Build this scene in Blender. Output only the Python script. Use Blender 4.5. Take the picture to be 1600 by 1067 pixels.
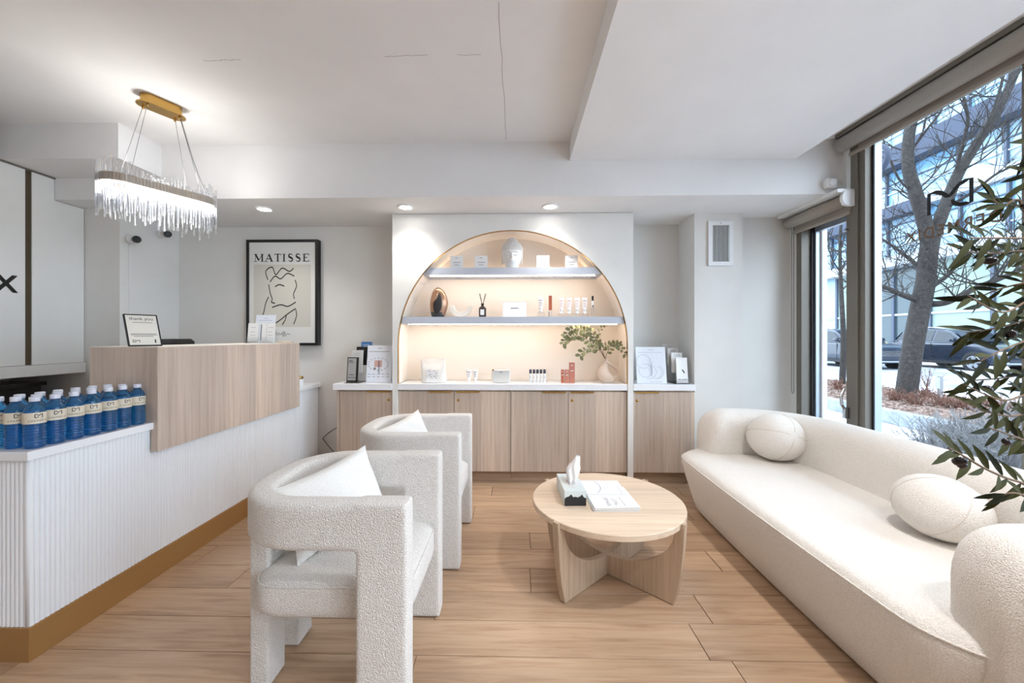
import bpy, math, random
from mathutils import Vector, Matrix
R = math.radians
random.seed(7)
D = bpy.data
for o in list(D.objects): D.objects.remove(o)
scene = bpy.context.scene
COL = scene.collection

# ------------------------------------------------------------------ camera, sky, exposure
F = 610.0; PX, PY = 794.0, 526.0; CAMZ = 1.28; YAW = R(1.2)
cd = D.cameras.new('camera'); cam = D.objects.new('camera', cd); COL.objects.link(cam)
cd.sensor_width = 36; cd.lens = F / 1600 * 36
cd.shift_x = (800 - PX) / 1600; cd.shift_y = -(533.5 - PY) / 1600
cd.clip_start = 0.02; cd.clip_end = 300
cam.location = (0, 0, CAMZ); cam.rotation_euler = (R(90), 0, YAW)
scene.camera = cam
def P(px, py, d):
    """photo pixel + depth along the lens axis -> point of the room"""
    xc = (px - PX) / F * d; zc = -(py - PY) / F * d
    return Vector((xc * math.cos(YAW) - d * math.sin(YAW), xc * math.sin(YAW) + d * math.cos(YAW), CAMZ + zc))

w = D.worlds.new('overcast_sky'); scene.world = w; w.use_nodes = True
bg = w.node_tree.nodes['Background']; bg.inputs[0].default_value = (0.80, 0.90, 1.0, 1); bg.inputs[1].default_value = 3.5
vs = scene.view_settings
vs.view_transform = 'Standard'; vs.look = 'None'; vs.gamma = 1; vs.use_curve_mapping = False; vs.exposure = 0.98

# ------------------------------------------------------------------ materials
def srgb(r, g, b):
    f = lambda c: (c / 255 / 12.92) if c / 255 <= 0.04045 else ((c / 255 + 0.055) / 1.055) ** 2.4
    return (f(r), f(g), f(b), 1)
M = {}
def mat(name, col, rough=0.5, metal=0.0, **kw):
    m = D.materials.new(name); m.use_nodes = True; M[name] = m
    b = m.node_tree.nodes['Principled BSDF']
    b.inputs['Base Color'].default_value = col; b.inputs['Roughness'].default_value = rough; b.inputs['Metallic'].default_value = metal
    for k, v in kw.items(): b.inputs[k.replace('_', ' ')].default_value = v
    return m
def nd(m, t, **kw):
    n = m.node_tree.nodes.new(t)
    for k, v in kw.items(): setattr(n, k, v)
    return n
def lk(m, a, b): m.node_tree.links.new(a, b)
def coords(m, scale=(1, 1, 1), kind='Object', rand=False):
    tc = nd(m, 'ShaderNodeTexCoord'); mp = nd(m, 'ShaderNodeMapping'); mp.inputs['Scale'].default_value = scale
    lk(m, tc.outputs[kind], mp.inputs['Vector'])
    if rand:
        oi = nd(m, 'ShaderNodeObjectInfo'); mu = nd(m, 'ShaderNodeMath', operation='MULTIPLY'); mu.inputs[1].default_value = 37.0
        cb = nd(m, 'ShaderNodeCombineXYZ'); lk(m, oi.outputs['Random'], mu.inputs[0])
        for i in range(3): lk(m, mu.outputs[0], cb.inputs[i])
        lk(m, cb.outputs[0], mp.inputs['Location'])
    return mp.outputs[0]
def noise(m, vec, scale, detail=4, rough=0.55, dist=0.0):
    n = nd(m, 'ShaderNodeTexNoise'); n.inputs['Scale'].default_value = scale; n.inputs['Detail'].default_value = detail
    n.inputs['Roughness'].default_value = rough; n.inputs['Distortion'].default_value = dist; lk(m, vec, n.inputs['Vector']); return n.outputs['Fac']
def ramp(m, fac, stops):
    r = nd(m, 'ShaderNodeValToRGB'); e = r.color_ramp.elements
    while len(e) < len(stops): e.new(0.5)
    for i, (p, c) in enumerate(stops): e[i].position = p; e[i].color = c
    lk(m, fac, r.inputs[0]); return r.outputs[0]
def mixc(m, a, b, fac, mode='MIX'):
    x = nd(m, 'ShaderNodeMix', data_type='RGBA', blend_type=mode)
    for s, v in ((x.inputs[0], fac), (x.inputs[6], a), (x.inputs[7], b)):
        if hasattr(v, 'is_output'): lk(m, v, s)
        else: s.default_value = v
    return x.outputs[2]
def bump(m, h, strength, dist):
    b = nd(m, 'ShaderNodeBump'); b.inputs['Strength'].default_value = strength; b.inputs['Distance'].default_value = dist
    lk(m, h, b.inputs['Height']); lk(m, b.outputs[0], m.node_tree.nodes['Principled BSDF'].inputs['Normal'])
def setcol(m, c): lk(m, c, m.node_tree.nodes['Principled BSDF'].inputs['Base Color'])

def plaster(name, c1, c2, rough=0.75, bs=0.08):
    m = mat(name, c1, rough); v = coords(m)
    setcol(m, ramp(m, noise(m, v, 2.2, 5), [(0.3, c1), (0.7, c2)])); bump(m, noise(m, v, 60, 4), bs, 0.004)
plaster('wall', srgb(232, 230, 226), srgb(225, 223, 218))
plaster('ceiling', srgb(238, 237, 236), srgb(232, 231, 230), 0.85)
plaster('panel_paint', srgb(238, 237, 233), srgb(230, 229, 225), 0.6)
mat('crack', srgb(120, 116, 110), 0.9)

def wood(name, base, dark, light, axis, fine=42.0, strips=0.0, rough=0.45, rand=False, stretch=0.035, dist=0.0):
    """long grain along axis"""
    m = mat(name, base, rough)
    s = [fine, fine, fine]; s['xyz'.index(axis)] = fine * stretch
    v = coords(m, tuple(s), rand=rand)
    g = noise(m, v, 1.0, 6, 0.62, dist)
    c = ramp(m, g, [(0.28, dark), (0.5, base), (0.74, light)])
    s2 = [5.0, 5.0, 5.0]; s2['xyz'.index(axis)] = 0.35
    v2 = coords(m, tuple(s2), rand=rand)
    c = mixc(m, c, ramp(m, noise(m, v2, 1.0, 3), [(0.35, (0.84, 0.83, 0.82, 1)), (0.62, (1.05, 1.04, 1.03, 1))]), 0.8, 'MULTIPLY')
    if strips:
        tc = nd(m, 'ShaderNodeTexCoord'); sp = nd(m, 'ShaderNodeSeparateXYZ'); lk(m, tc.outputs['Object'], sp.inputs[0])
        ad = nd(m, 'ShaderNodeMath', operation='ADD'); lk(m, sp.outputs[0], ad.inputs[0]); lk(m, sp.outputs[1], ad.inputs[1])
        mu = nd(m, 'ShaderNodeMath', operation='MULTIPLY'); mu.inputs[1].default_value = strips; lk(m, ad.outputs[0], mu.inputs[0])
        fl = nd(m, 'ShaderNodeMath', operation='FLOOR'); lk(m, mu.outputs[0], fl.inputs[0])
        wn = nd(m, 'ShaderNodeTexWhiteNoise', noise_dimensions='1D'); lk(m, fl.outputs[0], wn.inputs['W'])
        c = mixc(m, c, ramp(m, wn.outputs['Value'], [(0.0, (0.86, 0.85, 0.85, 1)), (1.0, (1.08, 1.07, 1.05, 1))]), 1.0, 'MULTIPLY')
    if rand:
        oi = nd(m, 'ShaderNodeObjectInfo')
        c = mixc(m, c, ramp(m, oi.outputs['Random'], [(0.0, (0.84, 0.83, 0.82, 1)), (1.0, (1.08, 1.07, 1.06, 1))]), 1.0, 'MULTIPLY')
    setcol(m, c); bump(m, g, 0.12, 0.002)
    return m
wood('floor_oak', srgb(188, 158, 130), srgb(162, 131, 104), srgb(200, 173, 146), 'x', 34, 0, 0.34, True, 0.07, 0.9)
wood('cabinet_oak', srgb(208, 190, 174), srgb(188, 167, 149), srgb(218, 203, 189), 'z', 55, 8.5)
wood('desk_oak', srgb(214, 196, 181), srgb(196, 175, 158), srgb(224, 209, 196), 'z', 50, 7.0)
wood('kick_oak', srgb(168, 142, 118), srgb(138, 112, 90), srgb(184, 160, 136), 'x', 40)
wood('table_oak', srgb(220, 198, 174), srgb(202, 178, 152), srgb(228, 209, 188), 'x', 60)
wood('table_leg_oak_shaded', srgb(194, 171, 146), srgb(174, 150, 125), srgb(206, 185, 162), 'z', 60)  # leg oak darkened, the shade under the tabletop is put into its colour

def fabric(name, col, col2, sc=190, bs=0.75, rough=0.95):
    m = mat(name, col, rough, Sheen_Weight=0.25)
    v = coords(m); n = noise(m, v, sc, 3, 0.6)
    vo = nd(m, 'ShaderNodeTexVoronoi'); vo.inputs['Scale'].default_value = sc * 0.9; lk(m, v, vo.inputs['Vector'])
    setcol(m, ramp(m, n, [(0.32, col2), (0.6, col)]))
    ad = nd(m, 'ShaderNodeMath', operation='SUBTRACT'); lk(m, n, ad.inputs[0]); lk(m, vo.outputs['Distance'], ad.inputs[1])
    bump(m, ad.outputs[0], bs, 0.006)
fabric('boucle', srgb(242, 238, 233), srgb(218, 211, 204), 250, 0.7)
fabric('boucle_sofa', srgb(246, 241, 234), srgb(228, 220, 211), 250, 0.6)
fabric('linen', srgb(240, 238, 234), srgb(228, 225, 220), 260, 0.3)
fabric('blind_fabric', srgb(172, 163, 152), srgb(150, 141, 130), 400, 0.2)
mat('seam', srgb(222, 214, 204), 0.9)
mat('white_laminate', srgb(240, 242, 245), 0.3)
mat('white_stone', srgb(242, 243, 246), 0.25)
mat('shelf_grey', srgb(196, 202, 214), 0.4)
mat('niche_cream', srgb(246, 236, 224), 0.7)
mat('bronze', srgb(182, 142, 92), 0.42, 0.55)
mat('bronze_dark', srgb(92, 80, 64), 0.4, 0.6)
mat('gold', srgb(196, 158, 92), 0.25, 1.0)
mat('brass', srgb(188, 150, 84), 0.28, 1.0)
mat('champagne', srgb(206, 190, 170), 0.3, 0.9)
mat('chrome', srgb(205, 205, 208), 0.18, 1.0)
mat('wire', srgb(150, 150, 152), 0.4, 0.6)
mat('black', srgb(16, 16, 17), 0.45)
mat('black_gloss', srgb(12, 12, 14), 0.15)
mat('ink', srgb(34, 33, 34), 0.7)
mat('ink_grey', srgb(130, 130, 136), 0.7)
mat('ink_soft', srgb(178, 180, 190), 0.7)
mat('bronze_ink', srgb(122, 98, 74), 0.5)
mat('paper', srgb(244, 244, 244), 0.6)
mat('paper_cream', srgb(240, 234, 222), 0.6)
mat('paper_blue', srgb(232, 237, 246), 0.5)
mat('paper_grey', srgb(214, 213, 210), 0.6)
mat('poster_beige', srgb(206, 203, 193), 0.8)
mat('poster_paper', srgb(224, 224, 220), 0.7)
mat('blue_print', srgb(70, 128, 186), 0.5)
mat('pink_print', srgb(214, 176, 168), 0.6)
mat('silver_print', srgb(178, 180, 182), 0.35, 0.4)
mat('cap_white', srgb(226, 228, 240), 0.35)
mat('label_cream', srgb(226, 216, 196), 0.5)
mat('bottle_blue', srgb(70, 160, 220), 0.04, 0, Transmission_Weight=0.85, IOR=1.33, Coat_Weight=0.4)
mat('statue_white', srgb(238, 238, 238), 0.55)
mat('vase_bronze', srgb(176, 140, 116), 0.3, 0.7)
mat('vase_dark', srgb(58, 58, 60), 0.35, 0.3)
mat('ceramic_cream', srgb(236, 228, 216), 0.6)
mat('ceramic_beige', srgb(216, 196, 178), 0.55)
mat('amber_dark', srgb(42, 24, 18), 0.12)
mat('stick_brown', srgb(70, 52, 42), 0.8)
mat('copper_print', srgb(192, 110, 84), 0.4, 0.3)
mat('copper_pale', srgb(200, 130, 112), 0.45, 0.2)
mat('tube_white', srgb(240, 240, 240), 0.35)
mat('vial_dark', srgb(66, 68, 84), 0.35)
mat('tissue', srgb(248, 248, 248), 0.9)
mat('tissue_box_pale', srgb(206, 214, 214), 0.5)
mat('leaf_sage', srgb(120, 122, 84), 0.6)
mat('leaf_sage_pale', srgb(158, 156, 112), 0.6)
mat('twig_brown', srgb(110, 88, 68), 0.8)
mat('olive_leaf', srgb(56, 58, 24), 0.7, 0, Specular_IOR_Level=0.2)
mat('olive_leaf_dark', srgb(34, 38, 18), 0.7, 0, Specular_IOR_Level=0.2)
mat('olive_fruit', srgb(26, 22, 28), 0.25)
mat('frame_grey', srgb(120, 114, 105), 0.45, 0.3)
mat('frame_silver', srgb(176, 186, 198), 0.35, 0.6)
mat('gasket', srgb(28, 28, 32), 0.6)
mat('device_white', srgb(238, 238, 238), 0.4)
mat('vent_white', srgb(236, 236, 236), 0.5)
mat('vent_dark', srgb(58, 56, 52), 0.8)
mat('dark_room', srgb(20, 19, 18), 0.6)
mat('cord', srgb(90, 86, 80), 0.6)
mat('chain', srgb(150, 148, 142), 0.5)
def acrylic():
    m = D.materials.new('acrylic'); m.use_nodes = True; M['acrylic'] = m; nt = m.node_tree; nt.nodes.clear()
    o = nd(m, 'ShaderNodeOutputMaterial'); t = nd(m, 'ShaderNodeBsdfTransparent'); g = nd(m, 'ShaderNodeBsdfGlossy'); g.inputs['Roughness'].default_value = 0.05
    t.inputs[0].default_value = (0.97, 0.98, 0.99, 1); lw = nd(m, 'ShaderNodeLayerWeight'); lw.inputs[0].default_value = 0.25
    x = nd(m, 'ShaderNodeMixShader'); lk(m, lw.outputs['Fresnel'], x.inputs[0]); lk(m, t.outputs[0], x.inputs[1]); lk(m, g.outputs[0], x.inputs[2]); lk(m, x.outputs[0], o.inputs[0])
acrylic()
def pane():
    m = D.materials.new('window_glass'); m.use_nodes = True; M['window_glass'] = m; nt = m.node_tree; nt.nodes.clear()
    o = nd(m, 'ShaderNodeOutputMaterial'); t = nd(m, 'ShaderNodeBsdfTransparent'); g = nd(m, 'ShaderNodeBsdfGlossy'); g.inputs['Roughness'].default_value = 0.01
    t.inputs[0].default_value = (0.93, 0.97, 1.0, 1); lw = nd(m, 'ShaderNodeLayerWeight'); lw.inputs[0].default_value = 0.12
    x = nd(m, 'ShaderNodeMixShader'); lk(m, lw.outputs['Fresnel'], x.inputs[0]); lk(m, t.outputs[0], x.inputs[1]); lk(m, g.outputs[0], x.inputs[2]); lk(m, x.outputs[0], o.inputs[0])
pane()
def crystal():
    m = D.materials.new('crystal'); m.use_nodes = True; M['crystal'] = m; nt = m.node_tree; nt.nodes.clear()
    o = nd(m, 'ShaderNodeOutputMaterial'); t = nd(m, 'ShaderNodeBsdfTransparent'); t.inputs[0].default_value = (0.95, 0.97, 1, 1)
    g = nd(m, 'ShaderNodeBsdfGlossy'); g.inputs['Roughness'].default_value = 0.1
    tr = nd(m, 'ShaderNodeBsdfTranslucent'); tr.inputs[0].default_value = (0.9, 0.93, 0.97, 1)
    df = nd(m, 'ShaderNodeBsdfDiffuse'); df.inputs[0].default_value = (0.9, 0.93, 0.97, 1)
    a = nd(m, 'ShaderNodeMixShader'); lk(m, tr.outputs[0], a.inputs[1]); lk(m, df.outputs[0], a.inputs[2])
    b = nd(m, 'ShaderNodeMixShader'); b.inputs[0].default_value = 0.95; lk(m, a.outputs[0], b.inputs[1]); lk(m, g.outputs[0], b.inputs[2])
    lw = nd(m, 'ShaderNodeLayerWeight'); lw.inputs[0].default_value = 0.42
    x = nd(m, 'ShaderNodeMixShader'); lk(m, lw.outputs['Facing'], x.inputs[0]); lk(m, t.outputs[0], x.inputs[1]); lk(m, b.outputs[0], x.inputs[2]); lk(m, x.outputs[0], o.inputs[0])
crystal()
def emit(name, col, s):
    m = mat(name, (0.8, 0.8, 0.8, 1)); b = m.node_tree.nodes['Principled BSDF']
    b.inputs['Emission Color'].default_value = col; b.inputs['Emission Strength'].default_value = s
emit('led_warm', (1.0, 0.80, 0.62, 1), 22)
emit('led_cool', (1.0, 0.98, 0.96, 1), 6)
emit('led_soft', (1.0, 0.76, 0.54, 1), 4)
emit('lamp_face', (1.0, 0.95, 0.9, 1), 14)
# outdoors
def speckle(name, a, b, c, sc, rough=0.95, bs=0.4):
    m = mat(name, a, rough); v = coords(m); n = noise(m, v, sc, 6, 0.7)
    setcol(m, ramp(m, n, [(0.35, a), (0.5, b), (0.66, c)])); bump(m, n, bs, 0.03)
speckle('mulch', srgb(66, 46, 38), srgb(100, 76, 64), srgb(168, 150, 140), 16)
speckle('snowy_walk', srgb(160, 162, 168), srgb(196, 199, 205), srgb(222, 225, 230), 1.6, 0.9, 0.1)
speckle('asphalt', srgb(104, 110, 122), srgb(140, 146, 156), srgb(190, 196, 204), 0.7, 0.9, 0.1)
speckle('kerb_stone', srgb(112, 118, 126), srgb(126, 132, 140), srgb(140, 146, 152), 6, 0.9, 0.1)
speckle('bark', srgb(26, 22, 20), srgb(40, 35, 33), srgb(62, 56, 53), 22, 0.95, 1.0)
mat('shrub_grey', srgb(108, 106, 106), 0.95); mat('shrub_red', srgb(104, 72, 60), 0.95)
mat('facade_white', srgb(160, 167, 174), 0.7); mat('facade_dark', srgb(48, 56, 74), 0.7); mat('facade_panel', srgb(128, 144, 136), 0.6)
mat('facade_glass', srgb(112, 152, 182), 0.08, 0.0, Specular_IOR_Level=0.9); mat('facade_glass_pale', srgb(140, 166, 184), 0.25)
mat('facade_mullion', srgb(62, 72, 88), 0.5); mat('shop_glass', srgb(58, 72, 78), 0.15)
mat('car_blue', srgb(40, 48, 62), 0.25, 0.5, Coat_Weight=0.6); mat('car_dark', srgb(38, 44, 58), 0.25, 0.4, Coat_Weight=0.6)
mat('car_glass', srgb(30, 38, 46), 0.05); mat('tyre', srgb(24, 24, 26), 0.9); mat('rim', srgb(190, 194, 200), 0.3, 0.8)
mat('trim_black', srgb(22, 23, 26), 0.6); mat('lamp_red', srgb(168, 40, 50), 0.3); mat('lamp_clear', srgb(228, 234, 240), 0.2)
mat('hydrant_yellow', srgb(222, 190, 110), 0.6); mat('post_grey', srgb(120, 122, 126), 0.6)

# ------------------------------------------------------------------ mesh collector
class MB:
    def __init__(s): s.v = []; s.f = []
    def add(s, vs, fs):
        n = len(s.v); s.v += [Vector(p) for p in vs]; s.f += [tuple(i + n for i in f) for f in fs]; return s
    def box(s, x0, x1, y0, y1, z0, z1):
        return s.add([(x0, y0, z0), (x1, y0, z0), (x1, y1, z0), (x0, y1, z0), (x0, y0, z1), (x1, y0, z1), (x1, y1, z1), (x0, y1, z1)],
                     [(0, 3, 2, 1), (4, 5, 6, 7), (0, 1, 5, 4), (1, 2, 6, 5), (2, 3, 7, 6), (3, 0, 4, 7)])
    def prism(s, poly, lo, hi, axis='z'):
        """polygon (a,b) extruded between lo and hi; axis z:(a,b)=(x,y)  y:(x,z)  x:(y,z)"""
        n = len(poly)
        def q(a, b, c): return {'z': (a, b, c), 'y': (a, c, b), 'x': (c, a, b)}[axis]
        vs = [q(a, b, lo) for a, b in poly] + [q(a, b, hi) for a, b in poly]
        return s.add(vs, [tuple(range(n))[::-1], tuple(range(n, 2 * n))] + [(i, (i + 1) % n, n + (i + 1) % n, n + i) for i in range(n)])
    def lathe(s, prof, c=(0, 0, 0), n=24, axis='z', caps=True):
        vs = []; fs = []
        for r, h in prof:
            for i in range(n):
                a = 2 * math.pi * i / n; u, v = r * math.cos(a), r * math.sin(a)
                p = {'z': (u, v, h), 'y': (u, h, v), 'x': (h, u, v)}[axis]
                vs.append((p[0] + c[0], p[1] + c[1], p[2] + c[2]))
        for k in range(len(prof) - 1):
            for i in range(n):
                j = (i + 1) % n; fs.append((k * n + i, k * n + j, (k + 1) * n + j, (k + 1) * n + i))
        if caps: fs.append(tuple(range(n))[::-1]); fs.append(tuple(range((len(prof) - 1) * n, len(prof) * n)))
        return s.add(vs, fs)
    def tube(s, pts, rad, n=8, closed=False):
        pts = [Vector(p) for p in pts]; m = len(pts); rr = rad if isinstance(rad, (list, tuple)) else [rad] * m
        vs = []; fs = []; u = None
        for k in range(m):
            a = pts[(k - 1) % m] if (k or closed) else pts[0]; b = pts[(k + 1) % m] if (k < m - 1 or closed) else pts[-1]
            t = (b - a).normalized()
            if u is None: u = t.orthogonal().normalized()
            else:
                u = u - t * u.dot(t)
                u = u.normalized() if u.length > 1e-6 else t.orthogonal().normalized()
            v = t.cross(u)
            for i in range(n):
                an = 2 * math.pi * i / n; vs.append(pts[k] + (u * math.cos(an) + v * math.sin(an)) * rr[k])
        for k in range(m if closed else m - 1):
            k2 = (k + 1) % m
            for i in range(n): j = (i + 1) % n; fs.append((k * n + i, k * n + j, k2 * n + j, k2 * n + i))
        if not closed: fs.append(tuple(range(n))[::-1]); fs.append(tuple(range((m - 1) * n, m * n)))
        return s.add(vs, fs)
    def loft(s, rings, cap=True, closed=True):
        n = len(rings[0]); vs = [p for r in rings for p in r]; fs = []
        for k in range(len(rings) - 1):
            for i in range(n if closed else n - 1):
                j = (i + 1) % n; fs.append((k * n + i, k * n + j, (k + 1) * n + j, (k + 1) * n + i))
        if cap: fs.append(tuple(range(n))[::-1]); fs.append(tuple(range((len(rings) - 1) * n, len(rings) * n)))
        return s.add(vs, fs)
    def ribbon(s, pts, wid, fn):
        """flat stroke along 2D points, mapped to 3D by fn(u,v)"""
        m = len(pts); ww = wid if isinstance(wid, (list, tuple)) else [wid] * m; vs = []
        for k in range(m):
            a = pts[max(k - 1, 0)]; b = pts[min(k + 1, m - 1)]; dx, dy = b[0] - a[0], b[1] - a[1]; l = math.hypot(dx, dy) or 1
            nx, ny = -dy / l * ww[k] / 2, dx / l * ww[k] / 2
            vs += [fn(pts[k][0] + nx, pts[k][1] + ny), fn(pts[k][0] - nx, pts[k][1] - ny)]
        return s.add(vs, [(2 * k, 2 * k + 1, 2 * k + 3, 2 * k + 2) for k in range(m - 1)])
    def xf(s, mtx): s.v = [mtx @ p for p in s.v]; return s
    def mesh(s, name, m, off=(0, 0, 0), smooth=False):
        me = D.meshes.new(name); o = Vector(off); me.from_pydata([tuple(p - o) for p in s.v], [], s.f); me.validate()
        import bmesh as _b
        bm = _b.new(); bm.from_mesh(me); _b.ops.recalc_face_normals(bm, faces=bm.faces); bm.to_mesh(me); bm.free()
        if m: me.materials.append(M[m])
        if smooth: me.polygons.foreach_set('use_smooth', [True] * len(me.polygons))
        me.update(); return me

def link(name, me, parent=None, loc=(0, 0, 0)):
    o = D.objects.new(name, me); COL.objects.link(o); o.location = loc
    if parent: o.parent = parent
    return o
def smooth_mod(o, bevel=0, seg=3, sub=0, ang=40):
    if bevel:
        b = o.modifiers.new('bevel', 'BEVEL'); b.width = bevel; b.segments = seg; b.limit_method = 'ANGLE'; b.angle_limit = R(ang)
        o.data.polygons.foreach_set('use_smooth', [True] * len(o.data.polygons))
        wn = o.modifiers.new('wn', 'WEIGHTED_NORMAL'); wn.keep_sharp = False
    if sub:
        b = o.modifiers.new('sub', 'SUBSURF'); b.levels = sub; b.render_levels = sub
    return o
def tag(o, label, cat, group=None):
    o['label'] = label; o['category'] = cat
    if group: o['group'] = group
    return o
def thing(name, label, cat, loc=(0, 0, 0), rz=0, group=None):
    o = link(name, None, None, loc); o.empty_display_size = 0.05; o.rotation_euler.z = rz
    return tag(o, label, cat, group)
def part(name, mb, m, parent, smooth=False, bevel=0, seg=2, sub=0, local=False, ang=40):
    """mesh in room coordinates (or in the thing's own, local=True) hung under its thing"""
    off = Vector((0, 0, 0))
    if not local:
        p = parent
        while p: off += p.location; p = p.parent
    o = link(name, mb.mesh(name, m, off, smooth), parent)
    return smooth_mod(o, bevel, seg, sub, ang) if (bevel or sub) else o
def solo(name, mb, m, label, cat, group=None, smooth=False, bevel=0, seg=2):
    xs = [p.x for p in mb.v]; ys = [p.y for p in mb.v]; zs = [p.z for p in mb.v]
    c = Vector(((min(xs) + max(xs)) / 2, (min(ys) + max(ys)) / 2, min(zs)))
    o = link(name, mb.mesh(name, m, c, smooth), None, c); tag(o, label, cat, group)
    if bevel: smooth_mod(o, bevel, seg)
    return o
def struct(name, mb, m, parent=None):
    o = link(name, mb.mesh(name, m), parent)
    if not parent: o['kind'] = 'structure'
    return o
def copy_tree(o, parent=None):
    c = o.copy(); COL.objects.link(c); c.parent = parent
    for ch in o.children: copy_tree(ch, c)
    return c
_tc = {}
def text2d(s, size=1.0, align='LEFT', res=3, spacing=1.0, bold=0.0):
    key = (s, align, res, spacing, bold)
    if key not in _tc:
        cu = D.curves.new('t', 'FONT'); cu.body = s; cu.align_x = align; cu.resolution_u = res; cu.space_character = spacing; cu.offset = bold
        o = D.objects.new('t', cu); COL.objects.link(o); dg = bpy.context.evaluated_depsgraph_get(); dg.update()
        me = o.evaluated_get(dg).to_mesh(); _tc[key] = ([(v.co.x, v.co.y) for v in me.vertices], [tuple(p.vertices) for p in me.polygons])
        o.evaluated_get(dg).to_mesh_clear(); D.objects.remove(o); D.curves.remove(cu)
    v, f = _tc[key]; return [(a * size, b * size) for a, b in v], f
def put_text(mb, s, size, fn, **kw):
    v, f = text2d(s, size, **kw); return mb.add([fn(a, b) for a, b in v], f)
LOGO = [[(0.42, 0.36), (0.41, 0.24), (0.36, 0.14), (0.26, 0.07), (0.14, 0.05), (0.04, 0.05), (0.04, 0.92), (0.16, 0.92), (0.27, 0.87), (0.36, 0.76), (0.44, 0.60), (0.49, 0.55),
         (0.55, 0.56), (0.62, 0.68), (0.70, 0.80), (0.80, 0.86), (0.96, 0.87), (0.96, 0.0)]]
def put_logo(mb, wd, ht, fn, t):
    for st in LOGO: mb.ribbon([(a * wd, b * ht) for a, b in st], t, fn)
    return mb
def lines_print(mb, rows, fn, t=0.0018):
    """rows of print: (u0,u1,v)"""
    for a, b, v in rows: mb.ribbon([(a, v), (b, v)], t, fn)
    return mb

# ================================================================== THE ROOM
XL, XR, YB, YF = -4.25, 2.45, 3.76, -2.2      # left wall, window wall, back wall, wall behind the camera
HC, HD, HS, HL = 2.765, 2.62, 2.35, 2.52      # ceiling, dropped ceiling by the window, soffit over the shelves, soffit over the sign
YBM = 2.98                                    # front face of the bulkhead
base = MB().box(XL, XR + 0.2, YF, YB, -0.12, -0.012)
floor = struct('floor', base, 'kick_oak')
rows = 0; y = YF; PW = 0.198
pl_cache = {}
rnd = random.Random(3)
while y < YB - 0.02:
    y1 = min(y + PW, YB); x = XL - rnd.uniform(0, 1.2)
    while x < XR:
        L = rnd.choice((1.25, 1.4, 1.55)); a, b = max(x, XL), min(x + L, XR); x += L
        if b - a < 0.05: continue
        key = (round(b - a, 2), round(y1 - y, 3))
        if key not in pl_cache:
            hw, hh = key[0] / 2 - 0.0015, key[1] / 2 - 0.0015; t = 0.0010
            mb = MB().add([(-hw, -hh, -0.012), (hw, -hh, -0.012), (hw, hh, -0.012), (-hw, hh, -0.012),
                           (-hw, -hh, -t), (hw, -hh, -t), (hw, hh, -t), (-hw, hh, -t),
                           (-hw + t, -hh + t, 0), (hw - t, -hh + t, 0), (hw - t, hh - t, 0), (-hw + t, hh - t, 0)],
                          [(0, 1, 5, 4), (1, 2, 6, 5), (2, 3, 7, 6), (3, 0, 4, 7), (4, 5, 9, 8), (5, 6, 10, 9), (6, 7, 11, 10), (7, 4, 8, 11), (8, 9, 10, 11)])
            pl_cache[key] = mb.mesh('plank', 'floor_oak')
        link('plank', pl_cache[key], floor, ((a + b) / 2, (y + y1) / 2, 0))
    y = y1
# ceilings and bulkheads
ceil = struct('ceiling', MB().box(XL, XR + 0.2, YF, YB + 0.1, HC, HC + 0.1), 'ceiling')
def seam(px0, py0, px1, py1, h, wob=0.004):
    a, b = [], []
    for px, py in ((px0, py0), (px1, py1)):
        d = (h - CAMZ) * F / (PY - py); a.append(P(px, py, d))
    n = 14; r = random.Random(int(px0)); pts = [(a[0].lerp(a[1], i / n) + Vector((r.uniform(-wob, wob), r.uniform(-wob, wob), 0))) for i in range(n + 1)]
    mb = MB(); mb.ribbon([(p.x, p.y) for p in pts], 0.0022, lambda u, v: (u, v, h - 0.0006)); struct('ceiling_crack', mb, 'crack', ceil)
seam(779, 2, 791, 218, HC); seam(318, 95, 376, 93, HC); seam(600, 88, 668, 86, HC); seam(715, 86, 752, 85, HC)
struct('trim_1', MB().box(0.405, 2.10, YF, YBM, HD, HC + 0.02), 'ceiling')                     # dropped ceiling
struct('trim_2', MB().box(XL, XR + 0.02, YBM, YB + 0.1, HS, HC + 0.02), 'ceiling')             # bulkhead over the back wall
struct('trim_3', MB().box(XL, -2.76, 2.65, YBM, HL, HC + 0.02), 'ceiling')                     # lower soffit over the sign wall
# walls
struct('wall_back', MB().box(XL, XR + 0.2, YB, YB + 0.12, -0.1, HC), 'wall')
struct('wall_left', MB().box(XL - 0.12, XL, YF, YB, -0.1, HC), 'wall')
struct('wall_rear', MB().box(XL, 0.3, YF - 0.12, YF, -0.1, HC).box(1.7, XR, YF - 0.12, YF, -0.1, HC).box(0.3, 1.7, YF - 0.12, YF, 2.35, HC).box(0.3, 1.7, YF - 0.12, YF, -0.1, 0.02), 'wall')
# glazed entrance door behind the camera
dr = struct('door_1', MB().box(0.3, 0.38, YF - 0.1, YF - 0.02, 0.02, 2.35).box(1.62, 1.7, YF - 0.1, YF - 0.02, 0.02, 2.35).box(0.38, 1.62, YF - 0.1, YF - 0.02, 0.02, 0.2).box(0.38, 1.62, YF - 0.1, YF - 0.02, 2.27, 2.35), 'frame_grey')
struct('door_leaf', MB().box(0.38, 1.62, YF - 0.075, YF - 0.045, 0.2, 2.27), 'frame_grey', dr)
struct('wall_back_left', MB().box(XL, -3.31, 3.19, YB + 0.01, -0.05, HS + 0.01), 'wall')                # stub beside the sign wall
struct('wall_column', MB().box(1.545, 1.955, 3.42, YB + 0.01, -0.05, HS + 0.01), 'wall')
struct('wall_back_right', MB().box(1.955, XR + 0.06, 3.545, YB + 0.01, -0.05, HS + 0.01), 'wall')
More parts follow.
